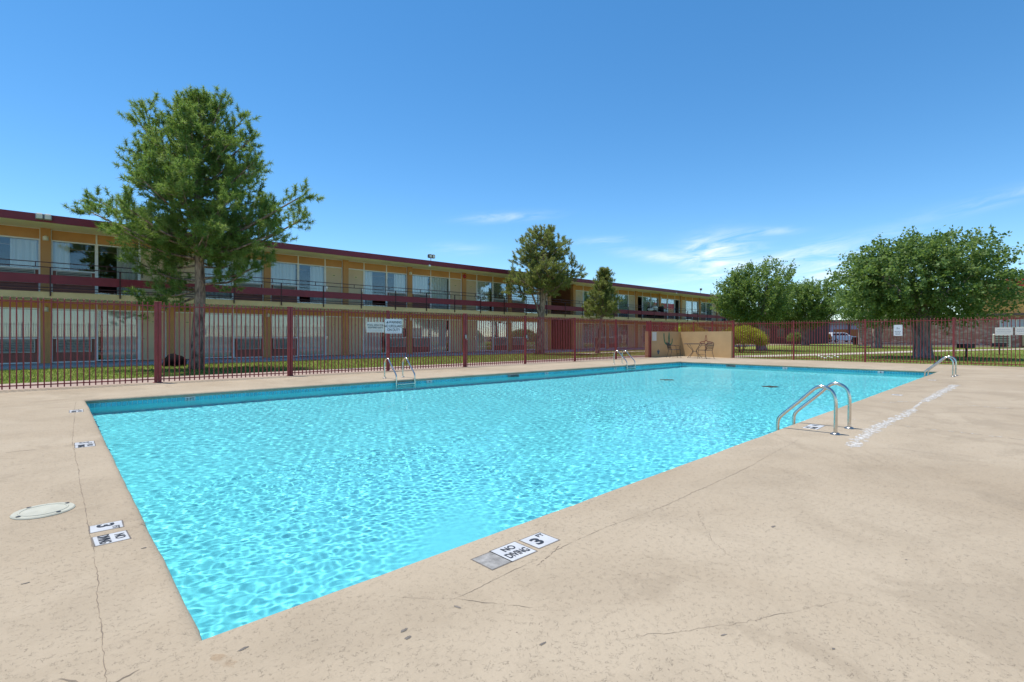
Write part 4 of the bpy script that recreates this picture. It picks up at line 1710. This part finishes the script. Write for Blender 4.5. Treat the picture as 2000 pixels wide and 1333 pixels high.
pine('pine_tree', 'small olive conical pine standing between the breezeway and the tan wall', (29.18, 22.64, -.1), 5.9,
     [(2.3, .9), (2.9, 1.3), (3.6, 1.2), (4.2, .95), (4.8, .75), (5.4, .45), (6.0, .1)], .16, 2.45, 60, 31, 'needles_olive',
     n_per=40, ln=.17, width=.028, lean=(.38, -.35), twig_step=.22)


def leaf_mesh(shoots, name, m, n_leaf, size, seed, origin):
    """shoots: (k, 7): base, direction, length"""
    rs = np.random.RandomState(seed)
    T = np.repeat(shoots, n_leaf, axis=0)
    k = len(T)
    ax = unit(T[:, 3:6])
    t = rs.uniform(.0, 1, (k, 1))
    droop = np.zeros((k, 3))
    droop[:, 2] = -.12 * (t[:, 0] ** 2) * T[:, 6]
    c = T[:, :3] + ax * T[:, 6:7] * t + droop + rs.normal(0, .07, (k, 3))
    d = unit(ax * .5 + rs.normal(0, .8, (k, 3)) - np.array([0, 0, .25]))
    nrm = unit(rs.normal(0, .7, (k, 3)) + np.array([0, 0, .75]))
    side = unit(np.cross(d, nrm))
    s = size * rs.uniform(.65, 1.25, (k, 1))
    v = np.empty((k, 4, 3))
    v[:, 0] = c
    v[:, 1] = c + d * s * .5 + side * s * .36
    v[:, 2] = c + d * s
    v[:, 3] = c + d * s * .5 - side * s * .36
    tint = np.repeat(np.clip(rs.normal(.5, .2, len(shoots)), 0, 1), n_leaf)
    tint = np.clip(tint + rs.normal(0, .15, k), 0, 1)
    return np_mesh(name, v.reshape(-1, 3) - np.array(origin), 4, m, tint)


def broadleaf(label, base, trunk_r, fork_z, c, rad, n_shoots, seed, m='leaves', n_leaf=34, size=.14, upright=.3, low_cut=None, lump=.18, limbs=9, group=None, shoot_len=(.5, 1.25)):
    """c: crown centre offset from the base; rad: half sizes"""
    rs = np.random.RandomState(seed)
    base = Vector(base)
    o = empty('broadleaf_tree', base, label=label, cat='tree')
    if group:
        o['group'] = group
    C = np.array(base) + np.array(c)
    rad = np.array(rad)
    tb = MB()
    top = base + Vector((c[0] * .25, c[1] * .25, fork_z))
    tb.tube([base - Vector((0, 0, .1)), base + Vector((0, 0, .18)), base.lerp(top, .5), top, top + Vector((0, 0, .5))], [trunk_r * 1.28, trunk_r * 1.02, trunk_r * .90, trunk_r * 1.02, trunk_r * .7], 16)
    for i in range(limbs):
        a = 2 * math.pi * i / limbs + rs.normal(0, .2)
        rr = rs.uniform(.45, .75)
        tip = Vector((C[0] + math.cos(a) * rad[0] * rr, C[1] + math.sin(a) * rad[1] * rr, C[2] + rs.uniform(-.1, .6) * rad[2]))
        st = top + Vector((math.cos(a), math.sin(a), 0)) * trunk_r * .55 + Vector((0, 0, -.15))
        md = st.lerp(tip, .45) + Vector((0, 0, .25 * rad[2] * rs.uniform(.3, 1)))
        pts = smooth_path([st, md, tip], 2)
        tb.tube(pts, [max(.02, trunk_r * .42 * (1 - .88 * k / (len(pts) - 1))) for k in range(len(pts))], 7, caps=False)
    tb.build('trunk', 'bark_mulberry', o)
    # lumpy envelope
    ld = unit(rs.normal(0, 1, (26, 3)))
    la = rs.uniform(-.6, 1, 26)
    n = n_shoots * 3
    d = unit(rs.normal(0, 1, (n, 3)))
    w = np.exp((d @ ld.T - 1) * 9)
    k = 1 + lump * (w @ la)
    r = rs.uniform(.30, 1.0, n) ** .55
    p = C + d * rad * (r * k)[:, None]
    keep = np.ones(n, bool)
    if low_cut is not None:
        keep &= p[:, 2] > base.z + low_cut + .35 * rs.rand(n)
    idx = np.where(keep)[0][:n_shoots]
    d, p = d[idx], p[idx]
    dirn = unit(d * np.array([1, 1, .7]) + np.array([0, 0, upright]) + rs.normal(0, .28, d.shape))
    ln_ = rs.uniform(shoot_len[0], shoot_len[1], (len(idx), 1))
    shoots = np.concatenate([p - dirn * ln_ * .55, dirn, ln_], 1)
    me = leaf_mesh(shoots, 'crown', m, n_leaf, size, seed, base)
    link(me, 'crown', base, o)
    return o


broadleaf('biggest broad-leaved tree with thick pale trunk behind the upright notice', (35.5, 5.2, -.1), .45, 2.1, tuple(Vector(rv(-.15, .3, 4.4))), (3.65, 3.6, 2.4), 1250, 41, 'leaves', 34, .16, .15, 1.9, .26, 11, shoot_len=(.6, 1.35))
broadleaf('upright leafy tree with shaded trunk behind the round yellow shrub', (44.6, 17.3, -.1), .42, 2.0, tuple(Vector(rv(-.6, .3, 4.6))), (3.0, 3.0, 2.6), 1000, 43, 'leaves_bright', 34, .16, 1.1, 2.1, .24, 9, shoot_len=(.7, 1.5))
p = at(1573, 675, -.1)
broadleaf('broad-leaved tree whose trunk stands left of the parked white car', tuple(p), .50, 2.4, tuple(Vector(rv(-.2, .5, 5.3))), (4.6, 4.3, 3.1), 1500, 47, 'leaves_bright', 30, .21, 1.0, 2.4, .28, 9, shoot_len=(.7, 1.7))
p = at(1712, 680, -.1)
broadleaf('shaded tree with thick dark trunk partly hidden behind the biggest tree', tuple(p), .50, 2.2, tuple(Vector(rv(.6, .5, 4.7))), (4.4, 4.2, 2.6), 800, 53, 'leaves', 30, .18, .3, 2.2, .2, 9)


def shrub(label, c, rad, n, seed, m, size=.06, n_leaf=26, name='shrub', flat=.0):
    rs = np.random.RandomState(seed)
    base = Vector((c[0], c[1], -.1))
    o = empty(name, base, label=label, cat='shrub')
    st = MB()
    for k in range(6):
        a = k * 1.05
        st.tube([base + Vector((.06 * math.cos(a), .06 * math.sin(a), -.05)), base + Vector((.5 * rad[0] * math.cos(a), .5 * rad[1] * math.sin(a), rad[2] * 1.1))], [.035, .012], 5)
    st.build('stems', 'bark_mulberry', o)
    d = unit(rs.normal(0, 1, (n, 3)))
    d[:, 2] = np.abs(d[:, 2]) * 1.0 - .25 * (rs.rand(n) < .5)
    r = rs.uniform(.55, 1.0, n) ** .5 * (1 + .05 * np.sin(d[:, 0] * 9 + seed) * np.cos(d[:, 1] * 8))
    p = np.array([c[0], c[1], -.1 + rad[2] * .62]) + d * np.array(rad) * r[:, None] * np.array([1, 1, .75])
    p[:, 2] = np.maximum(p[:, 2], -.02)
    dirn = unit(d + rs.normal(0, .4, d.shape) + np.array([0, 0, .2]))
    L_ = rs.uniform(.15, .32, (n, 1))
    shoots = np.concatenate([p - dirn * L_ * .7, dirn, L_], 1)
    me = leaf_mesh(shoots, 'foliage', m, n_leaf, size, seed, base)
    link(me, 'foliage', base, o)
    return o


shrub('round clipped yellow-green shrub beside the end of the tan wall', tuple(at(1448, 688.5, -.1))[:2], (1.75, 1.75, 1.45), 1700, 61, 'shrub_yellow', .075)
shrub('yellow domed shrub peeping over the tan wall', (31.0, 16.6), (1.35, 1.35, 1.42), 1500, 62, 'shrub_yellow', .07)
shrub('dark berry shrub before the brick building behind the upright notice', tuple(at(1748, 676, -.1))[:2], (1.9, 1.9, 1.9), 1200, 63, 'shrub_dark', .11)
shrub('small yellow-green shrub behind the trunks by the brick corner', tuple(at(1696, 675, -.1))[:2], (.7, .7, 1.1), 400, 64, 'shrub_yellow', .09)
shrub('low green shrub between the shaded trunk and the white car', tuple(at(1556, 673, -.1))[:2], (1.3, 1.3, 1.3), 600, 65, 'leaves_bright', .12)
shrub('rusty flowering shrub behind the dark parked car', tuple(RIGHT * (600 / FPX * 98) + FWD * 98)[:2], (2.3, 2.0, 1.7), 700, 66, 'shrub_rust', .16)


def grass_blades():
    rs = np.random.RandomState(9)

    def area(n, x0, x1, y0, y1):
        return np.stack([rs.uniform(x0, x1, n), rs.uniform(y0, y1, n)], -1)
    p = np.concatenate([area(52000, -3, 26, 16.75, 25.2), area(16000, 26, 48, 14.8, 25.0), area(42000, 25.98, 48, -4, 14.6), area(22000, 48, 72, -2, 20)])
    k = len(p)
    h = rs.uniform(.03, .085, (k, 1))
    th = rs.uniform(0, 6.28, k)
    sd = np.stack([np.cos(th), np.sin(th), np.zeros(k)], -1) * .010
    b = np.concatenate([p, np.full((k, 1), -.103)], 1)
    tip = b + np.concatenate([rs.normal(0, .022, (k, 2)), h], 1)
    v = np.stack([b - sd, b + sd, tip], 1)
    keep = np.ones(k, bool)
    for line, hw in ((PATH_A, 1.0), (PATH_B, .5)):
        for (ax, ay), (bx, by) in zip(line[:-1], line[1:]):
            d = np.array([bx - ax, by - ay])
            t = np.clip(((p - [ax, ay]) @ d) / (d @ d), 0, 1)
            keep &= np.linalg.norm(p - ([ax, ay] + t[:, None] * d), axis=1) > hw
    v = v[keep]
    k = len(v)
    me = np_mesh('grass', v.reshape(-1, 3), 3, 'blades', np.clip(rs.normal(.5, .25, k), 0, 1))
    setp(link(me, 'grass', (0, 0, 0)), kind='stuff', label='short grass blades covering the lawns')


grass_blades()

# ------------------------------------------------------------------ grills on the lawn
def grill(p, rz, label, lid_up):
    o = local('park_grill', label=label, cat='grill', group='park grills on the lawn')
    MB().tube([(0, 0, -.05), (0, 0, .52)], .042, 8).build('post', 'grill_black', o)
    fb = MB()
    fb.box(-.34, .34, -.24, .24, .52, .535)
    fb.box(-.34, .34, .228, .24, .5352, .76)
    fb.box(-.34, -.328, -.24, .2278, .5352, .76)
    fb.box(.328, .34, -.24, .2278, .5352, .76)
    fb.box(-.3278, .3278, -.24, -.228, .5352, .66)
    fb.build('firebox', 'grill_black', o)
    gr = MB()
    for k in range(-8, 9):
        gr.tube([(k * .038, -.23, .70), (k * .038, .22, .70)], .006, 5)
    gr.build('grate', 'steel_dark', o)
    MB().tube([(.34, -.2, .70), (.46, -.2, .70), (.46, -.05, .70)], .009, 6).build('handle', 'steel_dark', o)
    return place(o, p, rz)


p = at(1887, 698, -.1)
grill((p.x, p.y, -.1), HEAD - math.pi / 2 + .1, 'black park grill on a post nearest the biggest tree', False)
p = at(1952, 693.5, -.1)
grill((p.x, p.y, -.1), HEAD - math.pi / 2 - .9, 'black park grill on a post nearer the brick doorway', True)

# white scraps on the lawn
for k in range(7):
    q = at(1600 + 6 * k, 697 + (k * 37 % 5), -.1)
    blob = MB().lathe([(.07, -.1), (.08, -.06), (.04, -.03), (.0, -.025)], (q.x, q.y), 7, False)
    if k == 0:
        scraps = empty('white_scraps', q, label='white broken scraps lying on the lawn behind the far fence', cat='scraps')
    blob.build('scrap', 'litter_white', scraps)

# ------------------------------------------------------------------ brick building on the far side
BU = 76.0
brick_b = empty('brick_building', (BU + 5, 6, -.1), label='single storey brick building with tan parapet and red cap', cat='building')
BV0, BV1 = -14.0, 17.6
BH = 3.35
MB().box(BU, BU + 12, BV0, BV1, -.15, BH).build('wall', 'mortar', brick_b)
# bricks of the part in sight, real relief; three shades
BW, BHH = .40, .135
shade = [MB(), MB(), MB()]
rs_ = np.random.RandomState(12)
row = 0
z = .0
bm_ = [MB().box(-.02, .03, -BW / 2 + .012, BW / 2 - .012, .008, BHH - .008).mesh('brick', 'brick_' + 'abc'[k], (0, 0, 0))[0] for k in range(3)]
while z + BHH < BH - .05:
    v = 1.0 + (row % 2) * BW / 2
    while v < BV1 - .25:
        k = rs_.choice(3, p=[.45, .35, .2])
        mb = shade[k]
        y0, y1 = v - BW / 2 + .012, v + BW / 2 - .012
        dpt = .03 + rs_.uniform(0, .02)
        mb.box(BU - dpt, BU - .002, y0, y1, z + .008, z + BHH - .008)
        v += BW
    z += BHH
    row += 1
for k in range(3):
    shade[k].build('brick_courses', 'brick_' + 'abc'[k], brick_b, kind='stuff')
MB().box(BU - .9, BU + 12.2, BV0 - .4, BV1 + .4, BH, BH + .22).build('eave', 'eave', brick_b)
MB().box(BU - .25, BU + 12, BV0, 7.2, BH + .24, 6.2).build('parapet', 'tan_parapet', brick_b)
MB().box(BU - .45, BU + 12.2, BV0 - .2, 6.6, 6.202, 7.25).build('parapet_cap', 'red_cap', brick_b)
w_ = MB().box(BU - .10, BU - .04, 2.0, 4.6, 2.05, 2.95).build('window', 'white_frame', brick_b)
for k in range(4):
    MB().box(BU - .115, BU - .101, 2.1 + k * .63, 2.62 + k * .63, 2.15, 2.85).build('pane', 'far_pale', w_)
dr_ = MB().box(BU - .10, BU - .04, 1.9, 3.0, -.02, 1.95).build('door', 'spandrel', brick_b)
MB().box(BU - .13, BU - .101, 2.05, 2.85, .1, 1.85).build('door_leaf', 'door_tan', dr_)
MB().box(BU - .8, BU - .05, 5.2, 17.4, -.1, .10).build('planter_kerb', 'path', brick_b)

# condenser by the brick wall
cd = empty('condenser_unit', (BU - 2, 4.2, -.1), label='grey cooling unit on the ground before the brick wall', cat='cooling unit')
MB().cbox(BU - 2.6, BU - 1.4, 3.6, 5.0, -.1, 1.35, .06).build('casing', 'ac_metal', cd)
for k in range(5):
    MB().box(BU - 2.625, BU - 2.603, 3.75, 4.85, .1 + k * .23, .22 + k * .23).build('louvre', 'ac_dark', cd)
MB().lathe([(.4, 1.352), (.4, 1.42), (.1, 1.45), (.0, 1.45)], (BU - 2, 4.3), 14).build('fan_guard', 'iron', cd)

# brown building closing the view under the trees
bb = empty('brown_building', (92, 34, -.1), label='low dark brown building in the shade under the trees', cat='building')
MB().box(88, 100, 27.5, 40, -.1, 3.6).build('wall', 'far_brown', bb)
MB().box(87.2, 101, 26.8, 41, 3.602, 3.9).build('roof', 'eave', bb)
for k in range(5):
    v0 = 28.2 + k * 2.2
    w_ = MB().box(87.94, 87.998, v0, v0 + 1.2, .9, 2.4).build('window', 'spandrel', bb)
    MB().box(87.92, 87.938, v0 + .08, v0 + 1.12, 1.0, 2.3).build('pane', 'car_glass', w_)

# orange shop across the car park
fs_ = empty('shop_building', (150, 40, -.1), label='distant flat shop with tan roof band and orange front', cat='building')
c = RIGHT * 100 + FWD * 150


def fbox(lat0, lat1, dep0, dep1, z0, z1):
    mb = MB()
    P = [RIGHT * a + FWD * b for a, b in ((lat0, dep0), (lat1, dep0), (lat1, dep1), (lat0, dep1))]
    mb.prism([(q.x, q.y) for q in P], z0, z1)
    return mb


fbox(94.0, 112, 150, 165, -.1, 4.69).build('wall', 'far_pale', fs_)
fbox(97.5, 112, 149.6, 149.98, 1.9, 3.4).build('front_panel', 'far_orange', fs_) if False else fbox(95.5, 111, 149.6, 149.98, -.1, 3.2).build('front_panel', 'far_orange', fs_)
fbox(92.5, 113, 148.5, 166, 4.7, 5.7).build('roof_band', 'far_tan', fs_)
fbox(92.3, 113.2, 148.3, 166.2, 5.702, 5.95).build('roof_edge', 'eave', fs_)
for k in range(4):
    fbox(93.5 + 6 * k, 93.8 + 6 * k, 149.0, 149.3, -.1, 4.7).build('roof_post', 'eave', fs_)


# ------------------------------------------------------------------ parked cars
def car(loc, rz, label, L_, H, W, m, suv):
    o = local('parked_car', label=label, cat='car', group='cars in the car park')
    if suv:
        low = [(-.50, .30), (-.50, .62), (-.485, .66), (.28, .66), (.46, .58), (.50, .50), (.50, .25), (.44, .20), (-.46, .20)]
        cab = [(-.485, .65), (-.46, .93), (-.42, .985), (.02, .985), (.10, .95), (.24, .65)]
        win = [(-.445, .69), (-.43, .90), (.01, .93), (.075, .90), (.17, .69)]
    else:
        low = [(-.50, .35), (-.49, .62), (-.40, .68), (.22, .66), (.43, .56), (.50, .44), (.49, .22), (-.48, .22)]
        cab = [(-.40, .67), (-.27, .96), (-.05, .99), (.05, .95), (.22, .655)]
        win = [(-.34, .70), (-.25, .91), (-.05, .94), (.035, .90), (.165, .69)]

    def loft(poly, wb, wt, zlo, zhi):
        mb = MB()
        n = len(poly)
        ws = [(wb + (wt - wb) * min(1, max(0, (z - zlo) / (zhi - zlo)))) * W / 2 for x, z in poly]
        mb.add([(x * L_, -w, z * H) for (x, z), w in zip(poly, ws)] + [(x * L_, w, z * H) for (x, z), w in zip(poly, ws)],
               [tuple(range(n)), tuple(range(2 * n - 1, n - 1, -1))] + [(i, i + n, (i + 1) % n + n, (i + 1) % n) for i in range(n)])
        return mb
    body = loft(low, 1, .96, .2, .7).build('body', m, o)
    loft(cab, .95, .74, .65, .99).build('cabin', m, o)
    for s in (-1, 1):
        mb = MB()
        n = len(win)
        y = lambda z: s * (W / 2 * (.95 + (.74 - .95) * (z - .65) / .34) + .006)
        mb.add([(x * L_, y(z), z * H) for x, z in win], [tuple(range(n)) if s < 0 else tuple(range(n - 1, -1, -1))])
        w_ = mb.build('side_window', 'car_glass', o)
        for x in (-.17, .04):
            MB().box(x * L_ - .04, x * L_ + .04, min(y(.7), y(.9)) if s < 0 else min(y(.7), y(.9)), max(y(.7), y(.9)) + s * .004, .69 * H, .92 * H).build('window_pillar', m, w_)
        MB().cbox(.455 * L_, .495 * L_, s * W * .40 - .12, s * W * .40 + .12, .43 * H, .53 * H, .02).build('headlight', 'lamp_glass', o)
        MB().cbox(-.505 * L_, -.485 * L_, s * W * .42 - .1, s * W * .42 + .1, .45 * H, .60 * H, .01).build('tail_light', 'alarm_red', o)
        for x in (-.31, .32):
            r = .185 * H if suv else .21 * H
            prof_ = []
            wh = MB()
            n = 18
            yc = s * (W / 2 - .10)
            for k in range(n):
                a0, a1 = 2 * math.pi * k / n, 2 * math.pi * (k + 1) / n
                q = lambda rr, yy, t: (x * L_ + rr * math.cos(t), yy, r + rr * math.sin(t))
                wh.add([q(r, yc - .12, a0), q(r, yc - .12, a1), q(r, yc + .12, a1), q(r, yc + .12, a0)], [(0, 1, 2, 3)], True)
                for yy in (yc - .12, yc + .12):
                    wh.add([q(r, yy, a0), q(r, yy, a1), q(r * .6, yy, a1), q(r * .6, yy, a0)], [(0, 1, 2, 3)])
            wo = wh.build('wheel', 'tyre', o)
            rm = MB()
            yy = yc + s * .105
            for k in range(n):
                a0, a1 = 2 * math.pi * k / n, 2 * math.pi * (k + 1) / n
                q = lambda rr, t: (x * L_ + rr * math.cos(t), yy, r + rr * math.sin(t))
                rm.add([q(r * .61, a0), q(r * .61, a1), q(0, a0)], [(0, 1, 2)])
            rm.build('rim', 'rim', wo)
    # windscreen
    a, b = (cab[-2], cab[-1])
    mb = MB()
    f = lambda t: (a[0] + (b[0] - a[0]) * t, a[1] + (b[1] - a[1]) * t)
    (x0, z0_), (x1, z1_) = f(.08), f(.92)
    mb.add([(x0 * L_ + .03, -W * .36, z0_ * H), (x0 * L_ + .03, W * .36, z0_ * H), (x1 * L_ + .03, W * .42, z1_ * H), (x1 * L_ + .03, -W * .42, z1_ * H)], [(0, 1, 2, 3), (3, 2, 1, 0)][:1])
    mb.build('windscreen', 'car_glass', o)
    if suv:
        for s in (-1, 1):
            MB().tube([(-.40 * L_, s * W * .33, .985 * H), (-.38 * L_, s * W * .33, 1.02 * H), (0, s * W * .33, 1.02 * H), (.02 * L_, s * W * .33, .985 * H)], .025, 6).build('roof_rack', 'steel_dark', o)
    return place(o, loc, rz)


ray = lambda px, d: RIGHT * ((px - 1000) / FPX * d) + FWD * d
p = ray(1643, 104)
car((p.x, p.y, -.09), HEAD - math.pi / 2 + .05, 'white sport utility car parked beyond the tree lawn', 5.5, 2.0, 2.0, 'car_white', True)
p = ray(1589, 102)
car((p.x, p.y, -.09), HEAD - math.pi / 2 + .25, 'dark grey saloon car half hidden behind a tree trunk', 4.8, 1.5, 1.85, 'car_grey', False)
# dark bins
for k, (px, d, lab) in enumerate(((1671, 68, 'black wheeled bin beside the parked white car'), (1682, 68.6, 'black wheeled bin against the fence post before the brick corner'))):
    p = ray(px, d)
    b = empty('waste_bin', (p.x, p.y, -.1), label=lab, cat='bin', group='black bins on the lawn edge')
    mb = MB()
    mb.add([(p.x - .26, p.y - .26, -.05), (p.x + .26, p.y - .26, -.05), (p.x + .26, p.y + .26, -.05), (p.x - .26, p.y + .26, -.05),
            (p.x - .33, p.y - .33, .95), (p.x + .33, p.y - .33, .95), (p.x + .33, p.y + .33, .95), (p.x - .33, p.y + .33, .95)],
           [(0, 3, 2, 1), (4, 5, 6, 7), (0, 1, 5, 4), (1, 2, 6, 5), (2, 3, 7, 6), (3, 0, 4, 7)])
    mb.build('body', 'grill_black', b)
    MB().cbox(p.x - .36, p.x + .36, p.y - .36, p.y + .36, .952, 1.04, .03).build('lid', 'grill_black', b)
# sign post on the lawn edge
p = ray(1632.5, 92)
lp = empty('street_post', (p.x, p.y, -.1), label='slim dark post before the white parked car', cat='post')
MB().tube([(p.x, p.y, -.1), (p.x, p.y, 3.0)], [.10, .08], 8).build('shaft', 'iron', lp)
MB().tube([(p.x, p.y, 2.95), (p.x, p.y, 3.15)], [.13, .05], 8).build('cap', 'iron', lp)
